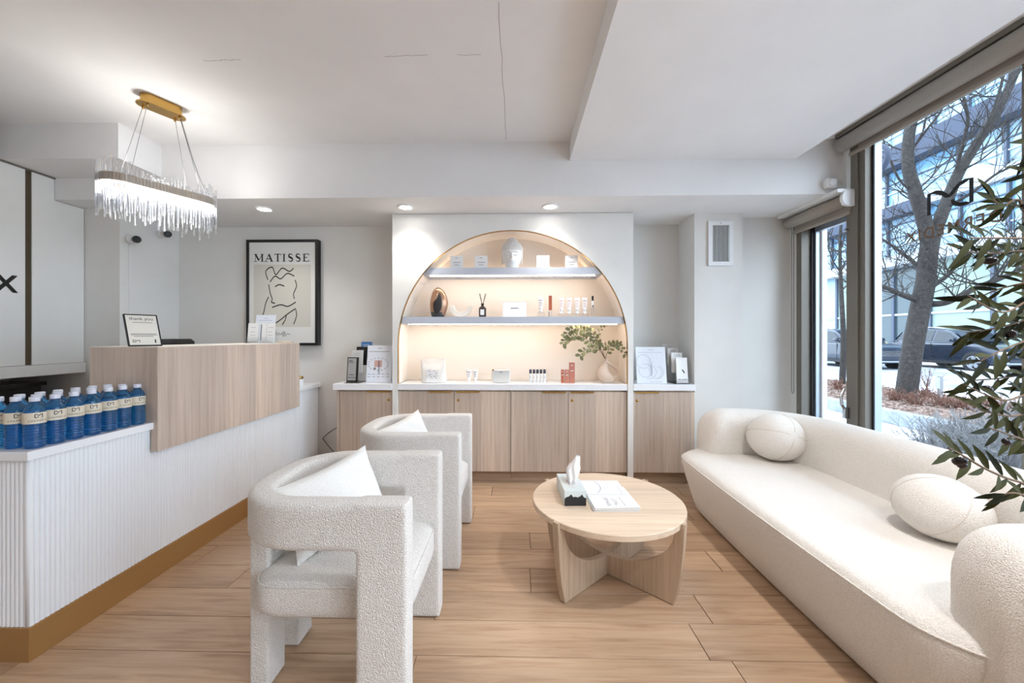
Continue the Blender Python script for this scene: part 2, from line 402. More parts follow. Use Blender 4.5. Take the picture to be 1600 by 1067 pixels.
# right (window) wall: low sill and piers; the glazing sits in between
SILL = 0.32
struct('wall_right', MB().box(XR, XR + 0.2, YF, 3.545, -0.1, SILL).box(XR - 0.0, XR + 0.2, 3.46, 3.60, SILL, HS)
       .box(XR, XR + 0.2, YF, YBM + 0.02, 2.70, HC).box(XR, XR + 0.2, YBM - 0.03, 3.56, 2.27, HC), 'wall')
# ---- big windows: mullions at the given Y
def window(n, y0, y1, z0, z1, fr=0.045, jamb='frame_grey'):
    x0, x1 = XR + 0.0, XR + 0.115
    mb = MB().box(x0, x1, y0, y0 + fr, z0, z1).box(x0, x1, y1 - fr, y1, z0, z1).box(x0, x1, y0 + fr, y1 - fr, z0, z0 + fr).box(x0, x1, y0 + fr, y1 - fr, z1 - fr, z1)
    o = struct('window_%d' % n, mb, jamb)
    g = 0.012
    struct('glazing_bead', MB().box(x0 + 0.055, x0 + 0.105, y1 - fr - g, y1 - fr, z0 + fr, z1 - fr).box(x0 + 0.055, x0 + 0.105, y0 + fr, y0 + fr + g, z0 + fr, z1 - fr), 'frame_silver', o)
    struct('gasket', MB().box(x0 + 0.046, x0 + 0.055, y1 - fr - g - 0.002, y1 - fr, z0 + fr, z1 - fr).box(x0 + 0.046, x0 + 0.055, y0 + fr, y0 + fr + g, z0 + fr, z1 - fr), 'gasket', o)
    struct('pane', MB().box(x0 + 0.106, x0 + 0.112, y0 + fr, y1 - fr, z0 + fr, z1 - fr), 'window_glass', o)
    return o
window(1, 1.90, 2.84, SILL, 2.70); window(2, 0.55, 1.90, SILL, 2.70); window(3, -0.85, 0.55, SILL, 2.70); window(4, YF, -0.85, SILL, 2.70)
# post between the big window and the casement
struct('trim_4', MB().box(XR - 0.012, XR + 0.13, 2.84, 2.90, SILL, 2.70), 'frame_grey')
# ---- casement window: outer frame, black gap, sash, pane, handle
w5 = struct('window_5', MB().box(XR - 0.005, XR + 0.10, 2.90, 2.945, SILL, 2.27).box(XR - 0.005, XR + 0.07, 3.40, 3.46, SILL, 2.27).box(XR - 0.005, XR + 0.10, 2.945, 3.40, 2.22, 2.27).box(XR - 0.005, XR + 0.1, 2.945, 3.40, SILL, SILL + 0.05), 'frame_grey')
struct('gasket', MB().box(XR + 0.07, XR + 0.095, 3.385, 3.46, SILL, 2.25).box(XR + 0.1, XR + 0.115, 2.945, 3.40, 2.20, 2.26), 'gasket', w5)
sash = struct('sash', MB().box(XR + 0.095, XR + 0.135, 3.37, 3.44, SILL, 2.25).box(XR + 0.095, XR + 0.135, 2.92, 2.965, SILL, 2.25).box(XR + 0.095, XR + 0.135, 2.965, 3.37, 2.17, 2.25).box(XR + 0.095, XR + 0.135, 2.965, 3.37, SILL, SILL + 0.07), 'frame_silver', w5)
struct('glazing_bead', MB().box(XR + 0.135, XR + 0.175, 3.355, 3.42, SILL, 2.25), 'device_white', w5)
struct('pane', MB().box(XR + 0.150, XR + 0.156, 2.93, 3.37, SILL + 0.07, 2.18), 'window_glass', w5)
hb = MB().tube([(XR - 0.03, 2.925, 0.74), (XR - 0.055, 2.925, 0.78), (XR - 0.06, 2.925, 0.84), (XR - 0.035, 2.925, 0.90)], [0.008, 0.010, 0.010, 0.008], 8).box(XR - 0.04, XR - 0.004, 2.912, 2.938, 0.68, 0.76)
struct('handle', hb, 'chrome', w5)
struct('hinge', MB().box(XR - 0.012, XR - 0.004, 3.42, 3.43, 2.02, 2.035).box(XR - 0.012, XR - 0.004, 3.42, 3.43, 0.66, 0.675).box(XR - 0.03, XR - 0.004, 2.92, 2.935, 2.06, 2.075), 'chrome', w5)
# outer wall return behind
# ---- roller blinds
b1 = thing('roller_blind', 'long rolled-up grey fabric roller blind above the big window', 'blind', (XR - 0.06, 1.8, 2.60))
y0, y1 = -0.8, 2.93
part('cassette', MB().box(XR - 0.10, XR - 0.004, y0, y1, 2.735, 2.763), 'frame_grey', b1)
part('fabric_roll', MB().lathe([(0.052, y0 + 0.01), (0.052, y1)], (XR - 0.055, 0, 2.69), 20, 'y'), 'blind_fabric', b1, True)
part('hanging_fabric', MB().box(XR - 0.010, XR - 0.006, y0 + 0.02, y1 - 0.02, 2.625, 2.69), 'blind_fabric', b1)
part('bottom_bar', MB().box(XR - 0.020, XR - 0.002, y0 + 0.02, y1 - 0.02, 2.595, 2.626), 'blind_fabric', b1, bevel=0.006)
b2 = thing('roller_blind', 'short rolled-up grey roller blind with white end bracket above the casement', 'blind', (XR - 0.06, 3.18, 2.18))
part('fabric_roll', MB().lathe([(0.045, 2.89), (0.045, 3.50)], (XR - 0.05, 0, 2.275), 20, 'y'), 'blind_fabric', b2, True)
part('hanging_fabric', MB().box(XR - 0.012, XR - 0.007, 2.90, 3.49, 2.20, 2.28), 'blind_fabric', b2)
part('bottom_bar', MB().box(XR - 0.022, XR - 0.006, 2.90, 3.49, 2.175, 2.205), 'blind_fabric', b2, bevel=0.006)
part('end_bracket', MB().prism([(XR - 0.10, 2.27), (XR - 0.085, 2.235), (XR - 0.05, 2.225), (XR - 0.014, 2.225), (XR - 0.014, 2.335), (XR - 0.085, 2.335), (XR - 0.10, 2.30)], 2.862, 2.888, 'y'), 'device_white', b2)
part('head_rail', MB().box(XR - 0.13, XR - 0.006, 2.87, 3.52, 2.325, 2.349), 'device_white', b2)
ch = MB()
for dy in (0.0, 0.026): ch.tube([(XR - 0.018, 3.475 + dy, 2.25), (XR - 0.018, 3.475 + dy, 0.80)], 0.003, 6)
ch.tube([(XR - 0.018, 3.475, 0.80), (XR - 0.018, 3.480, 0.785), (XR - 0.018, 3.488, 0.78), (XR - 0.018, 3.496, 0.785), (XR - 0.018, 3.501, 0.80)], 0.003, 6)
part('pull_chain', ch, 'chain', b2, True)

# ---- window graphics: reversed seen from inside, stuck on window_1
gx = XR + 0.103
sg = thing('window_decal', 'mirrored black monogram and clinic lettering stuck on the big window', 'decal', (gx, 2.3, 1.90))
mb = MB(); put_logo(mb, 0.245, 0.15, lambda u, v: (gx, 2.235 + u, 2.03 + v), 0.022); part('monogram', mb, 'black', sg)
mb = MB(); put_text(mb, 'DERMEDIX', 0.098, lambda u, v: (gx, 2.10 + u * 0.93, 1.89 + v), res=4, spacing=1.22, bold=0.012); part('lettering', mb, 'bronze_ink', sg)

# ---- wall vent on the column
vt = thing('wall_vent', 'white wall vent grille with vertical louvres on the pale column', 'vent', (1.762, 3.42, 1.90))
vx0, vx1, vz0, vz1 = 1.658, 1.870, 1.893, 2.278
part('backing', MB().box(vx0 + 0.02, vx1 - 0.02, 3.4165, 3.419, vz0 + 0.02, vz1 - 0.02), 'vent_dark', vt)
part('frame', MB().box(vx0, vx0 + 0.035, 3.404, 3.419, vz0, vz1).box(vx1 - 0.035, vx1, 3.404, 3.419, vz0, vz1).box(vx0 + 0.035, vx1 - 0.035, 3.404, 3.419, vz0, vz0 + 0.035).box(vx0 + 0.035, vx1 - 0.035, 3.404, 3.419, vz1 - 0.035, vz1), 'vent_white', vt)
sl = MB().add([(-0.003, -0.006, vz0 + 0.035), (0.001, -0.006, vz0 + 0.035), (0.004, 0.006, vz0 + 0.035), (0.0, 0.006, vz0 + 0.035), (-0.003, -0.006, vz1 - 0.035), (0.001, -0.006, vz1 - 0.035), (0.004, 0.006, vz1 - 0.035), (0.0, 0.006, vz1 - 0.035)],
              [(0, 3, 2, 1), (4, 5, 6, 7), (0, 1, 5, 4), (1, 2, 6, 5), (2, 3, 7, 6), (3, 0, 4, 7)]).mesh('louvre', 'vent_white', (0, 0, 1.90))
for i in range(11): link('louvre', sl, vt, (vx0 + 0.042 + i * 0.0128 - 1.762, -0.009, 0))
for z in (vz0 + 0.018, vz1 - 0.018): part('screw', MB().lathe([(0.006, 3.4025), (0.005, 3.405)], ((vx0 + vx1) / 2, 0, z), 10, 'y'), 'chrome', vt)

# ---- motion sensor on the bulkhead
ms = thing('motion_sensor', 'small white motion sensor on the bulkhead near the window', 'sensor', (2.335, YBM, 2.40))
part('housing', MB().box(2.295, 2.375, YBM - 0.045, YBM - 0.002, 2.385, 2.455), 'device_white', ms, bevel=0.012, seg=3)
part('lens', MB().lathe([(0.024, YBM - 0.05), (0.03, YBM - 0.044)], (2.335, 0, 2.42), 16, 'y'), 'vent_white', ms, True)

# ---- recessed downlights
for i, (px, py) in enumerate(((413, 326), (634, 323), (860, 322))):
    p = P(px, py, (HS - CAMZ) * F / (PY - py))
    t = thing('downlight', ['recessed round downlight in the soffit before the framed poster', 'recessed round downlight above the bronze vase end of the arch', 'recessed round downlight above the leafy branch end of the arch'][i], 'downlight', (p.x, p.y, HS - 0.012), 0, 'downlights in the soffit')
    part('trim_ring', MB().lathe([(0.048, 0.012), (0.048, 0.004), (0.066, 0.0), (0.070, 0.004), (0.070, 0.012)], (0, 0, 0), 28, caps=False), 'device_white', t, True, local=True)
    part('lens', MB().lathe([(0.05, 0.006), (0.05, 0.011)], (0, 0, 0), 24), 'lamp_face', t, local=True)
    ld = D.lights.new('downlight_beam', 'SPOT'); ld.energy = 13; ld.color = (1, 0.95, 0.90); ld.spot_size = R(125); ld.spot_blend = 1.0; ld.shadow_soft_size = 0.05
    lo = D.objects.new('downlight_beam', ld); COL.objects.link(lo); lo.parent = t; lo.location = (0, 0, -0.012)

# ---- sign wall panels on the left
XP = -3.61
sp = thing('sign_wall_panel', 'tall off-white cladding panels with a bronze strip and black lettering', 'wall panel', (XP - 0.1, 2.4, 0.98))
part('panel', MB().box(XL + 0.03, XP, 1.2, 2.795, 1.07, HL - 0.012), 'panel_paint', sp)
part('panel', MB().prism([(2.835, 1.07), (3.185, 1.07), (3.185, HS - 0.004), (YBM - 0.004, HS - 0.004), (YBM - 0.004, HL - 0.012), (2.835, HL - 0.012)], XL + 0.03, XP, 'x'), 'panel_paint', sp)
part('bronze_strip', MB().box(XL + 0.03, XP - 0.004, 2.797, 2.833, 1.07, HL - 0.012), 'bronze_dark', sp)
part('top_channel', MB().box(XP - 0.05, XP + 0.012, 1.2, YBM - 0.004, HL - 0.011, HL - 0.001), 'frame_grey', sp)
part('bottom_valance', MB().box(XL + 0.03, XP + 0.014, 1.2, 3.187, 0.985, 1.067), 'panel_paint', sp)
mb = MB(); put_text(mb, 'DERMEDIX', 0.168, lambda u, v: (XP + 0.0015, 2.745 + u, 1.60 + v), align='RIGHT', res=4, spacing=1.25, bold=0.028); part('lettering', mb, 'black', sp)
bk = thing('back_counter', 'low black storage counter in the dark recess under the lettered panels', 'cabinet', (-3.95, 2.3, 0))
part('body', MB().box(XL + 0.01, -3.72, 1.3, 2.98, 0, 0.90), 'dark_room', bk)
part('top', MB().box(XL + 0.01, -3.70, 1.28, 3.0, 0.901, 0.93), 'black_gloss', bk)
part('splash_back', MB().box(XL + 0.004, XL + 0.03, 1.3, 2.98, 0.931, 0.98), 'dark_room', bk)

# ---- cameras on the stub wall
def cctv(px, d, h, label, tilt):
    x = -3.31; y = d
    t = thing('security_camera', label, 'camera', (x, y, h))
    part('base', MB().lathe([(0.036, 0.001), (0.036, 0.016), (0.028, 0.026)], (0, 0, 0), 20, 'x'), 'device_white', t, True, local=True)
    part('arm', MB().tube([(0.02, 0, 0), (0.06, -0.015, -0.004)], 0.012, 8), 'device_white', t, True, local=True)
    q = Matrix.Translation((0.075, -0.01, -0.006)) @ Matrix.Rotation(R(14), 4, 'X') @ Matrix.Rotation(R(44), 4, 'Z') @ Matrix.Translation((-0.085, 0.01, 0.006))
    b = part('body', MB().lathe([(0.020, -0.085), (0.030, -0.075), (0.030, 0.04), (0.022, 0.05)], (0.085, -0.01, -0.006), 18, 'y').xf(q), 'device_white', t, True, local=True)
    part('face', MB().lathe([(0.0305, -0.094), (0.0305, -0.072)], (0.085, -0.01, -0.006), 18, 'y').xf(q), 'black', t, local=True)
    part('lens', MB().lathe([(0.011, -0.098), (0.014, -0.0935)], (0.085, -0.01, -0.006), 14, 'y').xf(q), 'black_gloss', t, local=True)
    return t
cctv(200, 3.27, 2.115, 'white bullet camera with black face beside the panel corner', 0)
cctv(250, 3.56, 2.235, 'bullet camera on the stub wall half hidden under chandelier rods', 0)
wc = MB().tube([(-3.305, 3.265, 2.08), (-3.303, 3.262, 1.9), (-3.304, 3.268, 1.6), (-3.302, 3.255, 1.3), (-3.300, 3.24, 1.18), (-3.302, 3.235, 0.95)], 0.0025, 6)
solo('cable', wc, 'device_white', 'thin white cable running down the stub wall below a camera', 'cable', smooth=True)

# ---- framed poster (generic stand-in line drawing)
px0, px1, pz0, pz1 = -2.595, -1.900, 1.195, 2.212; py0, py1 = 3.695, YB - 0.002
ps = thing('framed_poster', 'black framed poster with serif title and loose line drawing', 'poster', ((px0 + px1) / 2, YB, pz0))
fw = 0.026
part('frame', MB().box(px0, px0 + fw, py0, py1, pz0, pz1).box(px1 - fw, px1, py0, py1, pz0, pz1).box(px0 + fw, px1 - fw, py0, py1, pz0, pz0 + fw).box(px0 + fw, px1 - fw, py0, py1, pz1 - fw, pz1), 'black', ps, bevel=0.002)
part('print', MB().box(px0 + fw, px1 - fw, py0 + 0.008, py0 + 0.012, pz0 + fw, pz1 - fw), 'poster_paper', ps)
W_, H_ = px1 - px0, pz1 - pz0
fp = lambda k: (lambda u, v: (px0 + u * W_, py0 + 0.008 - k, pz0 + v * H_))
mb = MB(); mb.add([fp(.0006)(0.10, 0.175), fp(.0006)(0.90, 0.175), fp(.0006)(0.90, 0.765), fp(.0006)(0.10, 0.765)], [(0, 1, 2, 3)]); part('picture_field', mb, 'poster_beige', ps)
# generic abstract line drawing: loose curving strokes
mb = MB()
def curve(pts, n=8):
    out = []; m = len(pts)
    for i in range(m - 1):
        p0, p1, p2, p3 = pts[max(i - 1, 0)], pts[i], pts[i + 1], pts[min(i + 2, m - 1)]
        for k in range(n):
            t = k / n
            out.append(tuple(0.5 * ((2 * p1[j]) + (-p0[j] + p2[j]) * t + (2 * p0[j] - 5 * p1[j] + 4 * p2[j] - p3[j]) * t * t + (-p0[j] + 3 * p1[j] - 3 * p2[j] + p3[j]) * t ** 3) for j in range(len(p1))))
    out.append(tuple(pts[-1])); return out
strokes = [[(.30, .62), (.27, .70), (.36, .74), (.41, .67), (.50, .73), (.60, .70), (.66, .73)], [(.33, .60), (.40, .655), (.48, .63), (.57, .68), (.67, .655)],
           [(.31, .58), (.33, .50), (.36, .44), (.35, .41), (.40, .40)], [(.40, .555), (.46, .575), (.53, .56)], [(.68, .62), (.70, .56), (.66, .49), (.67, .44)],
           [(.36, .36), (.48, .385), (.58, .37), (.69, .41)], [(.31, .46), (.27, .40), (.24, .31), (.21, .27)], [(.69, .35), (.58, .30), (.47, .24), (.38, .20)],
           [(.69, .34), (.70, .28), (.66, .20)], [(.56, .29), (.54, .24), (.50, .195)]]
for st in strokes: mb.ribbon(curve(st), 0.0115, fp(.0012))
part('line_drawing', mb, 'ink', ps)
# serif title drawn letter by letter: thick and thin strokes with serifs
mb = MB()
def glyph(c, u, wd, b, h):
    T, t = 0.020, 0.007; f = fp(.0012); S = []
    def st(pts, wdt): S.append((pts, wdt))
    def serif(x, y, l=0.030): S.append(([(x - l / 2, y), (x + l / 2, y)], 0.006))
    if c == 'M': st([(0, 0), (0, 1)], t); st([(0, 1), (.5, .15)], T); st([(.5, .15), (1, 1)], t); st([(1, 0), (1, 1)], T)
    if c == 'A': st([(0, 0), (.5, 1)], t); st([(.5, 1), (1, 0)], T); st([(.2, .36), (.8, .36)], t)
    if c == 'T': st([(.5, 0), (.5, 1)], T); st([(0, 1), (1, 1)], t); st([(0, .82), (0, 1.02)], t); st([(1, .82), (1, 1.02)], t)
    if c == 'I': st([(.5, 0), (.5, 1)], T)
    if c == 'S': st(curve([(.9, .80), (.72, .97), (.40, 1.0), (.12, .86), (.14, .66), (.5, .52), (.84, .38), (.9, .17), (.62, 0), (.28, .02), (.06, .20)], 5), None)
    if c == 'E': st([(.1, 0), (.1, 1)], T); st([(.1, 1), (.95, 1)], t); st([(.1, .52), (.7, .52)], t); st([(.1, 0), (1, 0)], t); st([(.95, .8), (.95, 1.02)], t); st([(1, -.02), (1, .22)], t)
    for pts, wdt in S:
        q = [(u + a * wd, b + c2 * h) for a, c2 in pts]; n = len(q)
        mb.ribbon(q, wdt if wdt else [0.006 + 0.014 * math.sin(math.pi * k / (n - 1)) ** 2 for k in range(n)], f)
    for fx in {'M': (0, 1), 'A': (0, 1), 'T': (.5,), 'I': (.5,), 'S': (), 'E': (.1,)}[c]: mb.ribbon([(u + fx * wd - .022, b), (u + fx * wd + .022, b)], 0.005, f)
    for fx in {'M': (0, 1), 'I': (.5,), 'E': (.1,)}.get(c, ()): mb.ribbon([(u + fx * wd - .022, b + h), (u + fx * wd + .022, b + h)], 0.005, f)
for c, u, wd in (('M', .125, .095), ('A', .27, .085), ('T', .395, .085), ('I', .505, .04), ('S', .585, .065), ('S', .690, .065), ('E', .800, .075)): glyph(c, u, wd, 0.795, 0.068)
part('title', mb, 'ink', ps)
mb = MB().ribbon(curve([(.40, .10), (.42, .125), (.435, .095), (.455, .12), (.47, .10), (.49, .118), (.50, .10), (.52, .135), (.515, .08), (.54, .13), (.545, .09), (.57, .11), (.61, .105)], 5), 0.004, fp(.0012))
part('signature', mb, 'ink', ps)

# ================================================================== ARCHED DISPLAY AND CABINETS
YP = 3.385                     # face of the arched panel
CX, AR, AZ = -0.037, 0.998, 1.207
TOPZ, CT = HS - 0.003, 0.868   # panel top, counter top
ux0, ux1 = CX - 1.045, CX + 1.045
YN = 3.69                      # niche back
au = thing('arched_display', 'white panel with an arched lit niche and two floating shelves', 'display shelf', (CX, YP, 0))
for s in (-1, 1):
    mb = MB()
    xo = ux0 if s < 0 else ux1; xi = CX + s * AR; g = 0.0008
    mb.box(min(xo, xi), max(xo, xi), YP, YP + 0.03, 0, TOPZ)
    n = 40
    for i in range(n):
        a0, a1 = math.pi / 2 * i / n, math.pi / 2 * (i + 1) / n
        q0 = (CX + s * max(AR * math.cos(a0), g), AZ + AR * math.sin(a0)); q1 = (CX + s * max(AR * math.cos(a1), g), AZ + AR * math.sin(a1))
        pts = [q0, q1, (q1[0], TOPZ), (q0[0], TOPZ)]
        mb.add([(a, YP, b) for a, b in pts] + [(a, YP + 0.03, b) for a, b in pts], [(0, 1, 2, 3), (4, 7, 6, 5), (0, 4, 5, 1), (2, 6, 7, 3)])
    part('front_panel', mb, 'panel_paint', au)
    part('side_panel', MB().box(min(xo, xo - s * 0.018), max(xo, xo - s * 0.018), YP + 0.03, YB - 0.002, CT + 0.001, TOPZ), 'panel_paint', au)
# niche lining: sides, back and vaulted top
arc = [(CX - AR, CT + 0.002)] + [(CX + AR * math.cos(math.pi - math.pi * i / 48), AZ + AR * math.sin(math.pi - math.pi * i / 48)) for i in range(49)] + [(CX + AR, CT + 0.002)]
part('back_panel', MB().box(CX - 1.02, CX + 1.02, YN, YN + 0.015, CT + 0.002, TOPZ), 'niche_cream', au)
mb = MB(); k = 1.012
out = [(CX + (a - CX) * k, (b - AZ) * k + AZ if b > AZ else b) for a, b in arc]
for i in range(len(arc) - 1):
    q = [arc[i], arc[i + 1], out[i + 1], out[i]]
    mb.add([(a, YP + 0.031, b) for a, b in q] + [(a, YN, b) for a, b in q], [(0, 1, 2, 3), (4, 7, 6, 5), (0, 4, 5, 1), (2, 6, 7, 3)])
part('niche_lining', mb, 'niche_cream', au)
mb = MB()
for i in range(len(arc) - 1):
    q = [arc[i], arc[i + 1]]; kk = 0.997
    q += [(CX + (a - CX) * kk, (b - AZ) * kk + AZ if b > AZ else b) for a, b in q[::-1]]
    mb.add([(a, YP - 0.001, b) for a, b in q] + [(a, YP + 0.032, b) for a, b in q], [(0, 1, 2, 3), (4, 7, 6, 5), (0, 4, 5, 1), (2, 6, 7, 3)])
part('arch_edge_trim', mb, 'gold', au)
for z0, z1 in ((1.822, 1.884), (1.392, 1.454)):
    hw0 = math.sqrt(max(AR ** 2 - max(z0 - AZ, 0) ** 2, 0)) - 0.006; hw1 = math.sqrt(max(AR ** 2 - max(z1 - AZ, 0) ** 2, 0)) - 0.006
    sh = part('shelf', MB().prism([(CX - hw0, z0), (CX + hw0, z0), (CX + hw1, z1), (CX - hw1, z1)], YP + 0.02, YN - 0.001, 'y'), 'shelf_grey', au)
    part('led_strip', MB().box(CX - hw0 + 0.05, CX + hw0 - 0.05, YP + 0.075, YP + 0.085, z0 - 0.005, z0 - 0.001), 'led_warm', sh)
part('led_strip', MB().box(CX - 0.70, CX + 0.70, YN - 0.02, YN - 0.008, 1.8845, 1.892), 'led_soft', au)
SH1, SH2 = 1.884, 1.454

# ---- counters
solo('countertop', MB().box(CX - AR + 0.002, CX + AR - 0.002, YP + 0.004, YB - 0.003, 0.815, CT), 'white_stone', 'white stone counter slab along the bottom of the arched niche', 'countertop', bevel=0.002)
solo('countertop', MB().box(-1.600, ux0 - 0.002, YP - 0.015, YB - 0.003, 0.815, CT), 'white_stone', 'short white counter slab under the black brochures', 'countertop', bevel=0.002)
solo('countertop', MB().box(ux1 + 0.002, 1.542, YP - 0.0, YB - 0.003, 0.815, CT), 'white_stone', 'short white counter slab in the alcove beside the vent column', 'countertop', bevel=0.002)
# ---- base cabinets
YD = 3.405
def cabinet(x0, x1, splits, label, locks, pulls, yd=YD, endpanel=0):
    t = thing('base_cabinet', label, 'cabinet', ((x0 + x1) / 2, yd, 0))
    part('body', MB().box(x0, x1, yd + 0.021, YB - 0.004, 0.10, 0.812), 'cabinet_oak', t)
    part('plinth', MB().box(x0, x1, yd + 0.045, yd + 0.065, 0, 0.099), 'kick_oak', t)
    xs = [x0] + splits + [x1]
    for i in range(len(xs) - 1):
        a, b = xs[i] + 0.0015, xs[i + 1] - 0.0015
        d = part('door', MB().box(a, b, yd, yd + 0.019, 0.103, 0.800), 'cabinet_oak', t, bevel=0.001, seg=1)
        pl = pulls[i]; pw = 0.20
        pa = a + 0.02 if pl < 0 else b - 0.02 - pw
        part('pull', MB().box(pa, pa + pw, yd - 0.012, yd - 0.0005, 0.800, 0.804).box(pa, pa + pw, yd - 0.012, yd - 0.009, 0.792, 0.7995), 'gold', d)
        if locks[i]:
            lx = a + 0.035 if locks[i] < 0 else b - 0.035
            part('lock', MB().lathe([(0.010, yd - 0.005), (0.012, yd - 0.002), (0.012, yd - 0.0003)], (lx, 0, 0.726), 14, 'y'), 'brass', d, True)
    return t
cabinet(-1.555, ux0 - 0.002, [], 'pale oak base cabinet with one door beside the reception desk', [1], [1])
part_end = solo('end_panel', MB().box(-1.580, -1.557, YD, YB - 0.004, 0.0, 0.812), 'cabinet_oak', 'pale oak end panel closing the cabinet beside the reception desk', 'panel')
x1c = P(709, 650, 3.39).x; x2c = P(798, 650, 3.39).x; x3c = P(888, 650, 3.39).x
cabinet(CX - AR + 0.002, x2c - 0.001, [x1c], 'two-door pale oak base cabinet under the white bag and pouch', [0, -1], [1, -1])
cabinet(x2c + 0.001, CX + AR - 0.002, [x3c], 'two-door pale oak base cabinet under the copper boxes and vase', [0, -1], [1, -1])
cabinet(ux1 + 0.002, 1.540, [], 'pale oak base cabinet with one door beside the sofa end', [-1], [-1])

# ================================================================== RECEPTION DESK
XD = -1.895; Y0D, Y1D = 1.475, YB - 0.006; XDB = -2.62; WT = 0.832
dk = thing('reception_desk', 'white fluted reception desk with bronze plinth', 'desk', (-2.25, 2.6, 0))
part('carcass', MB().box(XDB, XD - 0.030, Y0D + 0.030, Y1D, 0.134, 0.795), 'white_laminate', dk)
part('plinth', MB().box(XDB + 0.01, XD - 0.018, Y0D + 0.018, Y1D, 0.0, 0.133), 'bronze', dk)
pitch = 0.0178; fl_r = pitch / 2
seg = [(math.cos(a) * 0.0062, math.sin(a) * fl_r) for a in [R(-90 + 180 * i / 8) for i in range(9)]]
fm = MB().prism(seg, 0.134, 0.795, 'z').mesh('flute', 'white_laminate', smooth=False)
fx = XD - 0.0295
yy = Y0D + 0.034
while yy < Y1D - 0.005:
    link('flute', fm, dk, (fx + 2.25, yy - 2.6, 0)); yy += pitch
xx = XD - 0.030 - 0.014
while xx > XDB:
    o = link('flute', fm, dk, (xx + 2.25, Y0D + 0.0295 - 2.6, 0)); o.rotation_euler.z = R(-90); xx -= pitch
part('corner_post', MB().lathe([(0.0125, 0.134), (0.0125, 0.795)], (XD - 0.036, Y0D + 0.034, 0), 14), 'white_laminate', dk, True)
solo('desk_worktop', MB().box(XDB - 0.03, XD, Y0D, Y1D, 0.797, WT), 'white_stone', 'white worktop slab lying along the fluted reception desk', 'worktop', bevel=0.002)
# raised wooden transaction shelf
XW = -1.873; WY0, WY1 = 2.0, 3.335; WZ0, WZ1 = 0.680, 1.228
tb = thing('transaction_counter', 'pale oak raised counter box on the reception desk', 'counter', (-2.05, 2.66, 0.68))
part('front_panel', MB().box(XW - 0.035, XW, WY0, WY1, WZ0, WZ1 - 0.004), 'desk_oak', tb)
part('end_panel', MB().box(-2.235, XW - 0.0352, WY0 + 0.0, WY0 + 0.03, WT + 0.001, WZ1 - 0.004), 'desk_oak', tb)
part('end_panel', MB().box(-2.235, XW - 0.0352, WY1 - 0.03, WY1, WT + 0.001, WZ1 - 0.004), 'desk_oak', tb)
part('top', MB().box(-2.237, XW, WY0, WY1, WZ1 - 0.0038, WZ1), 'paper_cream', tb)

# ---- blue bottles
BR, BH = 0.0325, 0.205
prof = [(0.026, 0.0), (0.0315, 0.004)]
z = 0.012
while z < 0.094: prof += [(BR, z), (BR, z + 0.006), (BR - 0.0028, z + 0.0085)]; z += 0.0115
prof += [(BR, 0.098), (BR, 0.146), (0.0315, 0.152), (0.026, 0.165), (0.0165, 0.178), (0.0135, 0.184), (0.0135, 0.189)]
bt = thing('water_bottle', 'x', 'bottle')
part('body', MB().lathe(prof, (0, 0, 0), 22), 'bottle_blue', bt, True, local=True)
part('cap', MB().lathe([(0.0155, 0.187), (0.0160, 0.189), (0.0160, 0.203), (0.0150, 0.205)], (0, 0, 0), 18), 'cap_white', bt, True, local=True)
lb = part('label', MB().lathe([(BR + 0.0005, 0.100), (BR + 0.0005, 0.144)], (0, 0, 0), 32, caps=False), 'label_cream', bt, True, local=True)
LA = R(-22)     # the middle of the label looks past the desk front
wrap = lambda u, v: ((BR + 0.0010) * math.cos(LA + u / BR), (BR + 0.0010) * math.sin(LA + u / BR), v)
mb = MB(); st = LOGO[0]; dense = []
for i in range(len(st) - 1):
    for k in range(3): dense.append((st[i][0] + (st[i + 1][0] - st[i][0]) * k / 3, st[i][1] + (st[i + 1][1] - st[i][1]) * k / 3))
dense.append(st[-1]); mb.ribbon([(-0.011 + a * 0.022, 0.123 + b * 0.016) for a, b in dense], 0.0024, wrap)
part('monogram', mb, 'ink', lb, local=True)
mb = MB(); tv, tf = text2d('DERMEDIX', 0.0105, 'CENTER', 1, 1.15); mb.add([wrap(a, b + 0.108) for a, b in tv], tf); part('lettering', mb, 'bronze_ink', lb, local=True)
BL = ['blue water bottle with cream label in the row along the desk edge', 'blue water bottle in the middle row on the desk end', 'blue water bottle in the inner row on the desk end']
first = True
for r in range(3):
    for i in range(7):
        o = bt if first else copy_tree(bt); first = False
        o.location = (XD - 0.048 - r * 0.074 + random.uniform(-.004, .004), Y0D + 0.062 + i * 0.0705 + random.uniform(-.002, .002) - r * 0.004, WT + 0.0005)
        o.rotation_euler.z = R(random.uniform(-10, 10)); o['label'] = 'blue water bottle, %s from the oak counter, in the %s row' % (['seventh', 'sixth', 'fifth', 'fourth', 'third', 'second', 'first'][i], ['desk edge', 'middle', 'inner'][r]); o['group'] = ['front row of blue bottles', 'middle row of blue bottles', 'inner row of blue bottles'][r]
